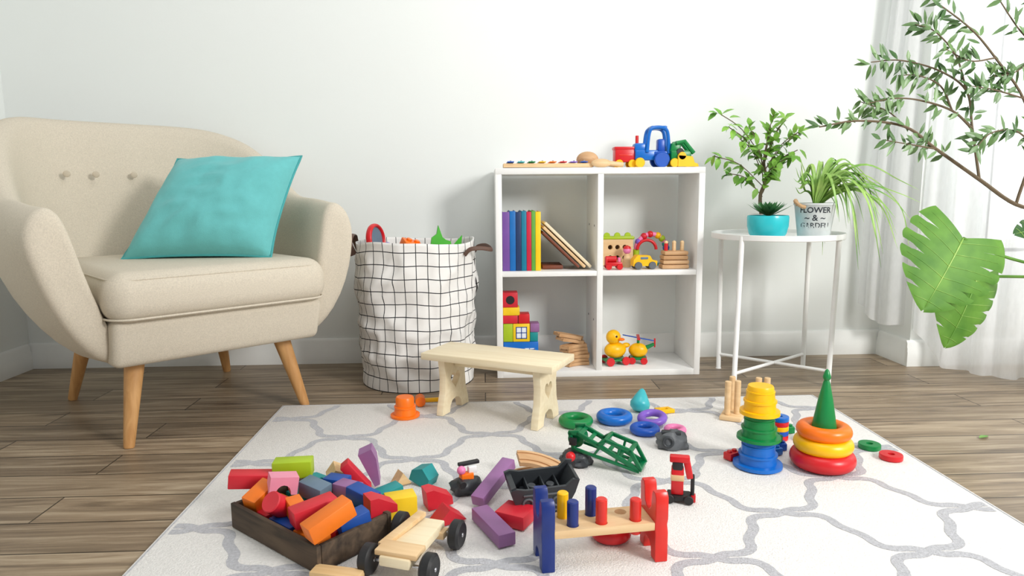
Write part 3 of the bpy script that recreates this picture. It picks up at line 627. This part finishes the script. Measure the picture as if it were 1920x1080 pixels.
# blocks on rug + crate
DX,DY=.006,-.03
def blk(size,loc,mt,label,rot=(0,0,0),kind='box'):
    b=B()
    if kind=='box': b.box(size,(0,0,0),mt,bev=.0022)
    elif kind=='cyl': b.cyl(size[1]/2,size[0],mt,rot=(0,90,0),bev=.002)
    elif kind=='tri': b.prism([(-size[0]/2,-size[2]/2),(size[0]/2,-size[2]/2),(0,size[2]/2)],size[1],mt,rot=(90,0,0))
    elif kind=='wedge': b.prism([(-size[0]/2,-size[2]/2),(size[0]/2,-size[2]/2),(size[0]/2,-size[2]*.1),(-size[0]*.2,size[2]/2),(-size[0]/2,size[2]/2)],size[1],mt,rot=(90,0,0))
    elif kind=='house': b.prism([(-size[0]/2,-size[2]/2),(size[0]/2,-size[2]/2),(size[0]/2,size[2]*.1),(0,size[2]/2),(-size[0]/2,size[2]*.1)],size[1],mt,rot=(90,0,0))
    elif kind=='arch':
        P=[(-size[0]/2,-size[2]/2),(-size[0]*.28,-size[2]/2)]+[(-size[0]*.28*math.cos(a*pi/8),-size[2]/2+size[2]*.55*math.sin(a*pi/8)) for a in range(1,8)]+[(size[0]*.28,-size[2]/2),(size[0]/2,-size[2]/2),(size[0]/2,size[2]/2),(-size[0]/2,size[2]/2)]
        b.prism(P,size[1],mt,rot=(90,0,0))
    return thing('toy_block',label,'toy block',(loc[0]+DX,loc[1]+DY,loc[2]),rot,b,'wooden toy blocks')
c0=ZR
CRT=thing('wooden_crate','dark stained wooden crate filled with coloured toy blocks','crate',(-.355+DX,1.318+DY,ZR),(0,0,-41))
cl,cw,ch=.285,.172,.052
for s in (-1,1): part(CRT,'crate_side',B().box((cl,.010,ch),(0,s*(cw/2-.005),ch/2),DARKW,bev=.002)); part(CRT,'crate_side',B().box((.010,cw-.021,ch-.002),(s*(cl/2-.005),0,ch/2),DARKW,bev=.002))
part(CRT,'crate_base',B().box((cl-.022,cw-.022,.006),(0,0,.004),DARKW,bev=.001))
S=(.07,.035,.033)
Rz=-41; ca,sa=math.cos(math.radians(Rz)),math.sin(math.radians(Rz))
def inC(lx,ly): return (-.355+lx*ca-ly*sa,1.318+lx*sa+ly*ca)
low=[(-.09,-.045,BRED,'red'),(-.09,.0,BORG,'orange'),(-.09,.045,BTEAL,'teal'),(-.01,-.045,BBLU,'blue'),(-.01,.0,BPUR,'mauve'),(-.01,.045,BYEL,'yellow'),(.07,-.045,BORG,'orange'),(.07,0,BRED,'red'),(.07,.045,BLIM,'lime green')]
for lx,ly,m_,nm in low:
    x,y=inC(lx,ly); blk(S,(x,y,c0+.0245),m_,f'{nm} wooden block lying in the crate',(0,0,Rz))
U=[((.085,.038,.030),(-.500,1.415,.080),BRED,'red',(0,6,12),'box'),((.08,.038,.036),(-.415,1.430,.097),BLIM,'lime green',(0,0,4),'box'),((.055,.035,.036),(-.418,1.362,.092),BPNK,'pink',(0,10,25),'arch'),
((.06,.035,.033),(-.462,1.355,.070),BORG,'orange',(10,-20,60),'box'),((.05,.042,.04),(-.412,1.308,.070),BRED,'red',(0,40,60),'cyl'),((.06,.03,.033),(-.373,1.295,.064),BORG,'orange',(0,12,-55),'box'),
((.06,.035,.033),(-.358,1.378,.070),BGRY,'grey',(5,8,-30),'box'),((.05,.035,.033),(-.322,1.42,.062),BBLU,'blue',(0,0,-20),'box'),((.045,.035,.033),(-.362,1.465,.050),BTEAL,'teal',(0,0,30),'wedge'),
((.085,.038,.034),(-.332,1.262,.080),BRED,'red',(0,-6,34),'box'),((.09,.036,.034),(-.290,1.200,.092),BORG,'orange',(0,-18,40),'box'),((.06,.035,.033),(-.258,1.252,.060),BBLU,'blue',(0,-10,35),'box'),
((.055,.04,.036),(-.215,1.31,.070),BRED,'red',(0,0,30),'wedge'),((.065,.035,.034),(-.255,1.345,.066),BBLU,'blue',(0,8,-35),'box'),((.055,.035,.033),(-.292,1.382,.064),BPUR,'mauve',(0,0,-30),'box'),
((.06,.035,.033),(-.218,1.432,.030),BTEAL,'teal',(0,-6,35),'box'),((.085,.036,.032),(-.262,1.520,.062),BPUR,'mauve',(10,66,15),'wedge'),((.08,.034,.022),(-.293,1.475,.055),BRED,'red',(0,52,10),'box'),
((.05,.035,.033),(-.335,1.510,.045),MIDW,'natural wood',(20,30,30),'arch'),((.062,.042,.044),(-.185,1.380,.032),BYEL,'yellow',(0,0,18),'box'),((.05,.04,.042),(-.148,1.535,.031),BTEAL,'teal',(0,20,-30),'house'),
((.04,.03,.028),(-.203,1.535,.025),MIDW,'natural wood',(0,0,30),'tri'),((.055,.038,.042),(-.112,1.42,.032),BRED,'red',(0,-6,22),'wedge'),((.068,.042,.030),(-.088,1.350,.025),BRED,'red',(0,-4,25),'tri'),
((.14,.032,.024),(.010,1.455,.044),BPUR,'mauve',(0,-16,58),'box'),((.13,.036,.026),(.005,1.295,.023),BPUR,'mauve',(0,0,-66),'box'),((.065,.060,.028),(.052,1.335,.024),BRED,'red',(0,0,-30),'box'),
((.09,.03,.018),(-.266,1.140,.019),MIDW,'natural wood',(0,0,-15),'box')]
for s_,l_,m_,nm,r_,k_ in U:
    blk(s_,(l_[0],l_[1],l_[2]+.001),m_,f'{nm} wooden toy block '+('tumbled on top of the crate pile' if l_[2]>.05 else 'lying loose on the rug'),r_,k_)
# wooden car
CR=thing('wooden_toy_car','plain wooden toy car chassis with black wheels','toy car',(-.134,1.170,ZR),(0,0,-20))
part(CR,'chassis',B().box((.058,.155,.018),(0,0,.036),CREAMW,bev=.003).box((.080,.040,.010),(0,-.052,.048),PINE,bev=.002).box((.075,.026,.014),(0,.062,.026),PINE,bev=.002).box((.018,.125,.010),(-.028,.015,.050),PINE,rot=(3,0,-10),bev=.002))
for y in (-.06,.065): part(CR,'axle',B().cyl(.003,.12,METAL,(0,y,.027),(0,90,0)))
for s in (-1,1):
    for y in (-.06,.065):
        b=B(); b.lathe([(.006,-.012),(.015,-.012),(.022,-.011),(.027,-.007),(.027,.007),(.022,.011),(.015,.010),(.006,.011)],BLACK,(s*.058,y,.027),(0,90*s,0),32); b.cyl(.004,.026,METAL,(s*.058,y,.027),(0,90,0)); part(CR,'wheel',b)
# pounding bench
PB=thing('pounding_bench','wooden peg pounding bench with blue and red end panels','toy',(.205,1.168,ZR),(0,0,7))
endp=[(-.040,0),(-.018,0),(-.016,.018),(-.008,.027),(.008,.027),(.016,.018),(.018,0),(.040,0),(.040,.055),(.036,.068),(.040,.08),(.040,.121),(.034,.129),(.022,.129),(.018,.121),(.014,.095),(.006,.087),(-.006,.087),(-.014,.095),(-.018,.121),(-.022,.129),(-.034,.129),(-.040,.121),(-.040,.08),(-.036,.068),(-.040,.055)]
part(PB,'end_panel',B().holed(endp,[],.024,NAVY,(-.104,0,0),(90,0,90),bev=.002),label='dark blue painted end panel'); part(PB,'end_panel',B().holed(endp,[],.024,PRED,(.104,0,0),(90,0,90),bev=.002),label='red painted end panel')
hs=[]
for x,y in [(-.065,.017),(-.012,.017),(.045,.017),(-.055,-.017),(-.002,-.017),(.062,-.017)]: hs.append([(x+.0108*math.cos(k*pi/8),y+.0108*math.sin(k*pi/8)) for k in range(16)])
part(PB,'peg_board',B().holed([(-.092,-.036),(.092,-.036),(.092,.036),(-.092,.036)],hs,.015,PINE,(0,0,.066)))
for (x,y),c,z in [((-.065,.017),YEL,.088),((-.012,.017),NAVY,.094),((-.055,-.017),NAVY,.086),((-.002,-.017),PRED,.086),((.062,-.017),PRED,.080)]:
    part(PB,'peg',B().cyl(.0104,.066,c,(x,y,z),bev=.002))
thing('stacking_ring','red plastic ring lying under the pounding bench','toy ring',(.238,1.232,ZR+.014),(0,0,0),B().torus(.026,.014,RED,seg=40),'stacking rings on the rug')
# crane robot
CN=thing('toy_crane','small red black and wooden toy crane standing upright','toy',(.415,1.385,ZR),(0,0,-15))
part(CN,'base',B().box((.05,.035,.012),(0,0,.010),BLACK,bev=.003)); part(CN,'tower',B().box((.026,.022,.06),(-.004,0,.046),RED,bev=.003).box((.028,.024,.014),(-.004,0,.054),PINE,bev=.002).box((.022,.024,.018),(-.004,0,.080),BLACK,bev=.003))
part(CN,'jib',B().box((.042,.02,.014),(0,0,.094),RED,bev=.003).box((.014,.016,.045),(.018,0,.074),RED,bev=.003,rot=(0,-12,0)).box((.008,.012,.05),(.028,0,.035),BLACK,bev=.002).box((.010,.014,.016),(.030,0,.008),RED))
b=B(); wheel(b,.010,.006,(-.02,-.02,.01),BLACK,RED); part(CN,'wheel',b); b=B(); wheel(b,.010,.006,(.02,-.02,.01),BLACK,RED); part(CN,'wheel',b)
# stacking cups tower
def cupt(label,r,h,mt,z,fl=1.3):
    p=[(0,h),(r*.74,h),(r*.78,h-.003),(r*.80,h*.84),(r*.86,h*.83),(r*.87,h*.79),(r*.84,h*.78),(r*.88,h*.52),(r*1.0,h*.51),(r*1.0,h*.44),(r*.93,h*.43),(r*.97,h*.16),(r*fl,h*.15),(r*(fl+.02),.002),(r*.95,0),(r*.8,h-.009),(0,h-.009)]
    thing('stacking_cup',label,'toy cup',(.659,1.56,z),(0,0,0),B().lathe(p[::-1],mt,seg=48),'stacking cup tower')
cupt('large blue stacking cup at the tower base',.0455,.067,SKY,ZR,1.25)
cupt('green stacking cup in the middle of the tower',.0415,.062,GREEN,ZR+.0675,1.22)
cupt('yellow stacking cup on top of the tower',.0385,.071,YEL,ZR+.130,1.20)
# ring cone
RCX,RCY=.813,1.548
def cr(label,R,r,mt,z):
    thing('stacking_ring',label,'toy ring',(RCX,RCY,z),(0,0,0),B().torus(R,r,mt,seg=56,sg2=20),'ring cone tower')
cr('large red plastic ring at the cone base',.053,.022,RED,ZR+.022); cr('yellow plastic ring on the cone',.049,.019,YEL,ZR+.058); cr('orange plastic ring on the cone',.046,.017,ORG,ZR+.091)
thing('ring_cone','tall dark green plastic cone rising through stacked rings','toy cone',(RCX,RCY,ZR),(0,0,0),B().lathe([(0,0),(.029,0),(.028,.06),(.0275,.103),(.0165,.168),(.008,.208),(.006,.214),(.009,.219),(.009,.224),(.0045,.238),(0,.242)],GREEN,seg=40))
PR=thing('peg_rack','small natural wooden peg rack standing on the rug','toy',(.735,1.93,ZR),(0,0,-30))
part(PR,'base_board',B().box((.06,.11,.012),(0,0,.006),PINE,bev=.002)); part(PR,'base_board',B().box((.055,.08,.012),(.065,.05,.006),PINE,bev=.002))
for x,y in [(-.012,-.03),(.012,-.01),(-.01,.03),(.062,.05),(.085,.06)]: part(PR,'peg',B().cyl(.009,.10,PINE,(x,y,.062)))
def disc(label,R,r2,h,mt,loc,rot=(0,0,0),g='small toy rings on the rug'):
    o_=[(R*math.cos(k*pi/12),R*math.sin(k*pi/12)) for k in range(24)]; i_=[(r2*math.cos(k*pi/8),r2*math.sin(k*pi/8)) for k in range(16)]
    thing('toy_disc',label,'toy ring',loc,rot,B().holed(o_,[i_],h,mt,bev=.0015),g)
disc('small flat green wooden ring on the rug',.027,.008,.013,GREEN,(.992,1.655,ZR+.0065)); disc('small flat red wooden ring on the rug',.027,.008,.013,RED,(1.005,1.582,ZR+.0065))
for i,(c,nm) in enumerate([(RED,'red'),(BLUE,'blue'),(YEL,'yellow'),(RED,'red'),(SKY,'blue')]): disc(f'small {nm} toy disc in a little stack',.024,.007,.0125,c,(.788,1.735,ZR+.0065+i*.0128),g='stacked toy discs')
for i,(x,y,z,c,nm,r) in enumerate([(.728,1.625,.01,SKY,'blue',20),(.755,1.66,.01,BLUE,'blue',-10),(.728,1.665,.01,GREEN,'green',40),(.742,1.66,.031,GREEN,'green',15),(.725,1.735,.01,YEL,'yellow',0),(.83,1.78,.01,GREEN,'green',0),(.612,1.605,.01,RED,'red',30),(.85,1.72,.01,RED,'red',70)]):
    thing('toy_brick',f'small {nm} plastic toy brick in a loose heap','toy brick',(x,y,ZR+z),(0,0,r),B().box((.036,.024,.018),(0,0,0),c,bev=.002).cyl(.006,.006,c,(.009,0,.011)).cyl(.006,.006,c,(-.009,0,.011)),'small toy bricks')
# ------------------------------------------------------------------ side table
TB=thing('side_table','round white metal tray side table with slim legs','side table',(1.034,2.37,0))
part(TB,'tray_top',B().lathe([(0,.507),(.220,.507),(.222,.509),(.223,.526),(.221,.527),(.219,.525),(.218,.514),(0,.5135)],WMET,seg=72))
feet=[(-.14,.146),(-.186,-.139),(.178,.122),(.147,-.13)]
for fx,fy in feet:
    k=.216/math.hypot(fx,fy); k=(k+1)/2 if k>1 else k; part(TB,'leg',B().tube([(fx*k,fy*k,.505 if k>1.0 else .522),(fx,fy,.004),(fx,fy,0)],[.0085,.0085,.011],WMET,seg=14))
for a_,c_ in ((0,3),(1,2)): part(TB,'cross_brace',B().tube([(feet[a_][0],feet[a_][1],.055),(feet[c_][0],feet[c_][1],.055)],.006,WMET))
# ------------------------------------------------------------------ plants
def leafmat(key,c,c2,rough=.4):
    m=mat(key,c,rough,var=.0,scale=14); r=[n for n in m.node_tree.nodes if n.type=='VALTORGB'][0]; r.color_ramp.elements[1].color=rgb(c2); return m
LF=leafmat('ficus_leaf',(82,145,42),(150,200,82)); LO=leafmat('olive_leaf',(56,94,46),(118,152,94)); LS=leafmat('spider_leaf',(98,160,58),(182,214,115)); LU=leafmat('succulent_leaf',(45,100,60),(100,160,95))
LM=leafmat('monstera_leaf',(72,124,34),(106,156,54),.62); BARK=mat('bark',(110,95,75),.9,bump=.4,bscale=120); SOIL=mat('soil',(62,45,32),.95,bump=.5,bscale=150)
def blade(b,base,dr,up,L_,W_,bend,mt):
    dr=Vector(dr).normalized(); s_=dr.cross(Vector(up)); 
    if s_.length<.05: s_=dr.cross(Vector((1,0,0)))
    s_.normalize(); u_=s_.cross(dr); vs=[];fs=[]
    prof=[(0,.08),(.2,.7),(.45,1),(.75,.65),(1,.02)]
    for t_,w_ in prof:
        c=Vector(base)+dr*L_*t_-u_*bend*L_*t_*t_
        vs+=[c+s_*W_*w_/2+u_*W_*.12*w_,c,c-s_*W_*w_/2+u_*W_*.12*w_]
    for i in range(4): fs+=[[3*i,3*i+1,3*i+4,3*i+3],[3*i+1,3*i+2,3*i+5,3*i+4]]
    b.add(vs,fs,mt)
def rv(): return Vector((random.uniform(-1,1),random.uniform(-1,1),random.uniform(-1,1)))
SP=thing('potted_succulent','green rosette succulent in a turquoise ceramic bowl on the side table','potted plant',(.952,2.255,.5145))
TQC=mat('turquoise_ceramic',(45,190,200),.25)
part(SP,'bowl_pot',B().lathe([(0,0),(.048,0),(.060,.015),(.066,.04),(.067,.070),(.065,.076),(.061,.076),(.059,.064),(0,.064)],TQC,seg=40)); part(SP,'soil',B().cyl(.057,.006,SOIL,(0,0,.066)))
b=B()
for k in range(48):
    a=k*2.4; t_=k/48; el=math.radians(75-58*t_); L_=.035+.050*t_
    blade(b,(0,0,.072),(math.cos(a)*math.cos(el),math.sin(a)*math.cos(el),math.sin(el)),(0,0,1),L_,.020,-.15,LU)
part(SP,'succulent_leaves',b)
FP=thing('potted_ficus','small leafy ficus tree growing in a white pot','potted plant',(1.0,2.425,.5145))
part(FP,'pot',B().lathe([(0,0),(.035,0),(.045,.07),(.047,.075),(.042,.075),(.040,.065),(0,.065)],WMET,seg=32)); part(FP,'soil',B().cyl(.040,.004,SOIL,(0,0,.067)))
b=B(); lf=B(); 
trunk=cat_rom([(0,0,.065),(-.008,0,.14),(.010,0,.20),(0,0,.26),(.01,0,.33)],4); b.tube(trunk,[.0075-.004*i/len(trunk) for i in range(len(trunk))],BARK)
ends=[(-.18,0,.28),(-.14,-.02,.38),(-.12,.02,.22),(-.05,.02,.38),(.02,-.02,.42),(.08,.02,.41),(.11,-.02,.36),(.14,.02,.36),(.09,-.04,.28),(-.04,-.05,.30),(.04,.05,.36),(.06,0,.24),(-.17,0,.43),(.01,-.06,.24),(.12,0,.30),(-.09,.0,.34),(.05,-.05,.40)]
for e in ends:
    e=Vector(e); s0=Vector((0,0,max(.12,min(.3,e.z*.62)))); md=(s0+e)/2+Vector((0,0,.025)); pth=cat_rom([s0,md,e],5); b.tube(pth,.0017,BARK,seg=5)
    for q in range(2,len(pth)):
        for r in range(2):
            if random.random()<.66:
                d_=(rv()+Vector((0,0,-.25))+(e-s0).normalized()*.6); blade(lf,pth[q]+rv()*.006,d_,(0,-.6,1),random.uniform(.032,.048),random.uniform(.018,.024),.25,LF)
part(FP,'stem',b); part(FP,'foliage',lf.mesh('foliage',ang=180))
# galvanised planter
GP=thing('potted_spider_plant','spider plant in a pale galvanised bucket with lettering and rope handle','potted plant',(1.100,2.235,.5145))
GALV=mat('pale_galvanised_metal',(212,218,218),.5,var=.12,scale=25); TXT=mat('dark_lettering',(40,48,56),.6); ROPE=mat('jute_rope',(190,155,115),.9,bump=.6)
def rb_(z): return .048+.0165*z/.115
part(GP,'bucket',B().lathe([(0,0),(.048,0),(.050,.004),(.0635,.108),(.0665,.111),(.0665,.116),(.062,.116),(.048,.098),(0,.096)],GALV,seg=48)); part(GP,'soil',B().cyl(.05,.004,SOIL,(0,0,.102)))
tx=B()
for s_,z_,sz in (('FLOWER',.093,.026),('~ & ~',.068,.028),('GARDEN',.043,.0235)):
    def fn(co,z_=z_):
        z=z_+co.y; R=rb_(z)+.0006+co.z; a=-pi/2-.42+co.x/R; return Vector((R*math.cos(a),R*math.sin(a),z))
    tx.text(s_,sz,TXT,fn)
part(GP,'lettering',tx)
part(GP,'rope_handle',B().tube(cat_rom([(-.058,.0,.108),(-.070,-.01,.124),(-.080,-.03,.120),(-.070,-.045,.108),(-.053,-.04,.103)],6),.006,ROPE))
b=B()
def strip(b,pts,w_,mt):
    vs=[];n_=len(pts)
    for i,p in enumerate(pts):
        t_=(pts[min(i+1,n_-1)]-pts[max(i-1,0)]).normalized(); s_=t_.cross(Vector((0,-.6,1))); 
        if s_.length<.1: s_=t_.cross(Vector((1,0,0)))
        s_.normalize(); u_=s_.cross(t_); f=w_*min(1,(i+.6)/2.5)*(1-(i/(n_-1))**3)+.0004
        vs+=[p+s_*f+u_*f*.5,p,p-s_*f+u_*f*.5]
    b.add(vs,[[3*i,3*i+1,3*i+4,3*i+3] for i in range(n_-1)]+[[3*i+1,3*i+2,3*i+5,3*i+4] for i in range(n_-1)],mt)
for k in range(52):
    a=random.uniform(-1.1,1.1) if k<42 else random.uniform(2.0,4.2)
    R=random.uniform(.11,.32) if k<42 else random.uniform(.04,.075); h=random.uniform(.04,.16); drop=random.uniform(-.20,.08) if k<42 else random.uniform(.06,.15)
    if k<42: R*=.45+.55*max(0,math.cos(a)); drop=drop if R>.14 else drop*.5
    dx,dy=math.cos(a),math.sin(a)*.9
    P=[(0,0,.10),(dx*R*.22,dy*R*.22,.10+h*.75),(dx*R*.5,dy*R*.5,.10+h),(dx*R*.82,dy*R*.82,.10+h*.55+drop*.25),(dx*R*1.04,dy*R*1.04,.10+drop)]
    strip(b,cat_rom(P,5),random.uniform(.0045,.0075),LS)
for P in [[(0,0,.10),(-.02,0,.17),(-.06,-.02,.24),(-.075,-.03,.27)],[(0,0,.10),(.01,0,.18),(.04,0,.22),(.07,0,.25)],[(0,0,.10),(.12,-.02,.21),(.27,-.02,.11),(.32,-.02,-.04)]]: strip(b,cat_rom(P,6),.005,LS)
part(GP,'spider_leaves',b.mesh('leaves',ang=180))
# olive tree
OT=thing('olive_tree','potted olive tree with thin branches and narrow grey-green leaves','potted tree',(2.02,1.98,0))
part(OT,'pot',B().lathe([(0,0),(.11,0),(.14,.25),(.145,.26),(.13,.26),(.12,.23),(0,.23)],WMET,seg=32)); part(OT,'soil',B().cyl(.12,.01,SOIL,(0,0,.235)))
b=B(); lf=B()
O0=Vector((2.02,1.98,0))
def ow(P): return [Vector(p)-O0 for p in P]
br=[([(2.02,1.98,.23),(2.0,1.98,.4),(1.88,1.98,.52),(1.72,1.99,.595),(1.60,2.0,.625),(1.48,2.0,.70),(1.34,2.0,.79),(1.24,2.0,.855),(1.10,2.0,.872),(.985,2.0,.855)],.008),
([(1.34,2.0,.79),(1.26,1.98,.80),(1.16,1.97,.815)],.002),([(1.24,2.0,.855),(1.20,2.02,.90),(1.12,2.03,.93)],.002),
([(1.48,2.0,.70),(1.46,2.02,.85),(1.44,2.03,.96),(1.36,2.04,1.02),(1.24,2.04,1.05),(1.15,2.04,1.045)],.0035),
([(1.60,2.0,.625),(1.62,1.98,.80),(1.56,1.96,.93),(1.46,1.95,1.04),(1.38,1.95,1.12),(1.26,1.95,1.20)],.0045),
([(1.62,1.98,.80),(1.66,1.96,.95),(1.58,1.94,1.05),(1.50,1.93,1.12),(1.42,1.93,1.22)],.0035),([(1.66,1.96,.95),(1.64,1.94,1.1),(1.56,1.93,1.2)],.003),
([(1.46,2.02,.85),(1.38,2.0,.90),(1.28,2.0,.93),(1.20,2.0,.935),(1.12,2.0,.92)],.003),([(1.56,1.96,.93),(1.46,1.94,.95),(1.38,1.93,.96)],.002),([(1.44,2.03,.96),(1.40,2.03,1.06),(1.33,2.03,1.13),(1.27,2.03,1.15)],.002),
([(1.46,1.95,1.04),(1.38,1.94,1.03),(1.30,1.93,1.06)],.002),([(1.62,1.98,.80),(1.55,1.97,.84),(1.47,1.96,.83),(1.42,1.95,.78)],.002),([(1.72,1.99,.595),(1.72,1.95,.75),(1.66,1.93,.85),(1.62,1.92,.90)],.003),
([(1.58,1.94,1.05),(1.52,1.95,1.0),(1.46,1.95,.99)],.002),([(1.38,2.0,.90),(1.34,2.0,.97),(1.27,2.0,1.0),(1.21,2.0,1.0)],.002)]
for bi,(P,r0) in enumerate(br):
    pth=cat_rom(ow(P),6); n_=len(pth); b.tube(pth,[r0*(1-.8*i/n_)+.0008 for i in range(n_)],BARK,seg=6)
    for q in range(3 if bi else 34,n_):
        for sd in (1,-1):
            for rep in range(2):
                if random.random()<(.54 if q>n_-9 else .30):
                    t_=(pth[min(q+1,n_-1)]-pth[q-1]).normalized(); side=t_.cross(Vector((0,1,0))).normalized()
                    d_=t_*.5+side*sd*random.uniform(.3,1.1)+rv()*.5
                    blade(lf,pth[q]+rv()*.008,d_,(0,-1,.3),random.uniform(.030,.054),random.uniform(.010,.015),random.uniform(-.1,.25),LO)
part(OT,'branches',b); part(OT,'foliage',lf.mesh('foliage',ang=180))
# monstera
MS=thing('monstera_plant','potted monstera with large split bright green leaves','potted plant',(2.0,1.62,0))
part(MS,'pot',B().lathe([(0,0),(.10,0),(.13,.2),(.135,.21),(.12,.21),(.11,.19),(0,.19)],WMET,seg=32)); part(MS,'soil',B().cyl(.11,.01,SOIL,(0,0,.193)))
def mleaf(L_,W_,X,gap=.5,nl=6,mt=LM,fr=.42,cuts=((1,2,3,4),(2,3,4))):
    b=B()
    def Mp(t_): return Vector((0,L_*(t_*.96),0))
    def Pp(t_): return Vector((W_*math.sin(pi*(.20+.80*t_))**.72 if t_<1 else 0,-.26*L_+1.28*L_*t_**1.15,0))
    for sd in (1,-1):
        for li in range(nl):
            t0,t1=li/nl,(li+1)/nl; tc=(t0+t1)/2; vs=[];NC,NR=6,14
            cut=gap if li in (cuts[0] if sd>0 else cuts[1]) else gap*.06
            for c in range(NC+1):
                t_=t0+(t1-t0)*c/NC
                for r in range(NR+1):
                    f=r/NR; g=cut*sstep((f-fr)/.35); tp=tc+(t_-tc)*(1-g*.55)
                    e=1-.04*((t_-tc)*2*nl)**2 if f>.75 and cut>.2 else 1
                    p=Mp(tp).lerp(Pp(tp),f*e); p.x*=sd
                    lat=abs(p.x)/W_; p.z=-.12*L_*lat**2-.13*L_*(p.y/L_)**2+.010*L_*(f*(1-f)*4)+.003*L_*math.sin((t_-t0)*nl*pi)*f*2
                    vs.append(p)
            fs=[]
            for c in range(NC):
                for r in range(NR): a=c*(NR+1)+r; q=[a,a+NR+1,a+NR+2,a+1]; fs.append(q if sd>0 else q[::-1])
            b.add(vs,fs,mt,X)
    b.tube([Vector((0,L_*t_,.001-.13*L_*t_*t_)) for t_ in [i/8*.96 for i in range(9)]],[.0025*(1-.8*i/8) for i in range(9)],LS,seg=6,X=X)
    for sd in (1,-1):
        for li in range(nl):
            t_=(li+.5)/nl; q0=Mp(t_); q1=Mp(t_).lerp(Pp(t_),.85); pts=[]
            for k in range(6):
                q=q0.lerp(q1,k/5); lat=abs(q.x)/W_; f=k/5*.85; pts.append(Vector((sd*q.x,q.y,-.12*L_*lat**2-.13*L_*(q.y/L_)**2+.010*L_*(f*(1-f)*4)+.003*L_*f*2+.0006)))
            b.tube(pts,[.0010*(1-.6*k/5) for k in range(6)],LS,seg=5,X=X)
    return b
def frame(base,tip,nrm):
    base=Vector(base)-Vector((2.0,1.62,0)); tip=Vector(tip)-Vector((2.0,1.62,0)); y=(tip-base).normalized(); n_=Vector(nrm); n_=(n_-y*n_.dot(y)).normalized(); x=y.cross(n_)
    M_=Matrix((x,y,n_)).transposed().to_4x4(); M_.translation=base; return M_
LMD=leafmat('monstera_leaf_dark',(35,75,35),(62,105,50),.5)
part(MS,'leaf',mleaf(.245,.150,frame((1.395,1.93,.530),(1.265,1.86,.345),(-.15,-1,.25)),gap=.62,fr=.50).mesh('leaf',ang=180))
part(MS,'leaf',mleaf(.235,.125,frame((1.500,2.0,.41),(1.410,1.95,.200),(.30,-1,.2)),gap=.45,fr=.60).mesh('leaf',ang=180))
part(MS,'leaf',mleaf(.15,.075,frame((1.68,1.9,.57),(1.52,1.9,.555),(.1,-.6,.8)),mt=LMD,gap=.7).mesh('leaf',ang=180),label='dark green leaf')
off=Vector((2.0,1.62,0)); b=B()
for P in [[(2.0,1.62,.19),(1.95,1.7,.40),(1.75,1.85,.42),(1.54,1.93,.47),(1.395,1.93,.530)],[(2.0,1.62,.19),(1.9,1.75,.38),(1.7,1.9,.41),(1.500,2.0,.41)],[(2.0,1.62,.19),(1.95,1.7,.5),(1.8,1.85,.6),(1.68,1.9,.57)]]:
    b.tube([p-off for p in cat_rom(P,6)],.0045,LM,seg=8)
part(MS,'stem',b)
b=B(); blade(b,(0,0,0),(1,.5,0),(0,0,1),.045,.016,.05,LF); thing('fallen_leaf','small fallen yellow-green leaf lying on the plank floor','leaf',(1.335,1.72,.004),(0,0,0),b)
# ------------------------------------------------------------------ light
def area(name,loc,target,size,energy,col=(1,1,1),sy=None):
    l=bpy.data.lights.new(name,'AREA'); l.energy=energy; l.size=size; l.color=col
    if sy: l.shape='RECTANGLE'; l.size_y=sy
    o=bpy.data.objects.new(name,l); COL.objects.link(o); o.location=loc
    o.rotation_euler=(Vector(target)-Vector(loc)).to_track_quat('-Z','Y').to_euler(); return o
area('window_light',(2.5,-.6,1.9),(.3,2.7,.75),.8,100,(1,.985,.96))
area('overhead_fill',(.5,1.0,2.6),(.5,2.3,0),1.4,20,(1,.995,.98))  # added soft fill from overhead, stands for no fixture in the room
wd=bpy.data.worlds.new('world'); SC.world=wd; wd.use_nodes=True; wd.node_tree.nodes['Background'].inputs[0].default_value=(.97,.985,1,1); wd.node_tree.nodes['Background'].inputs[1].default_value=.40
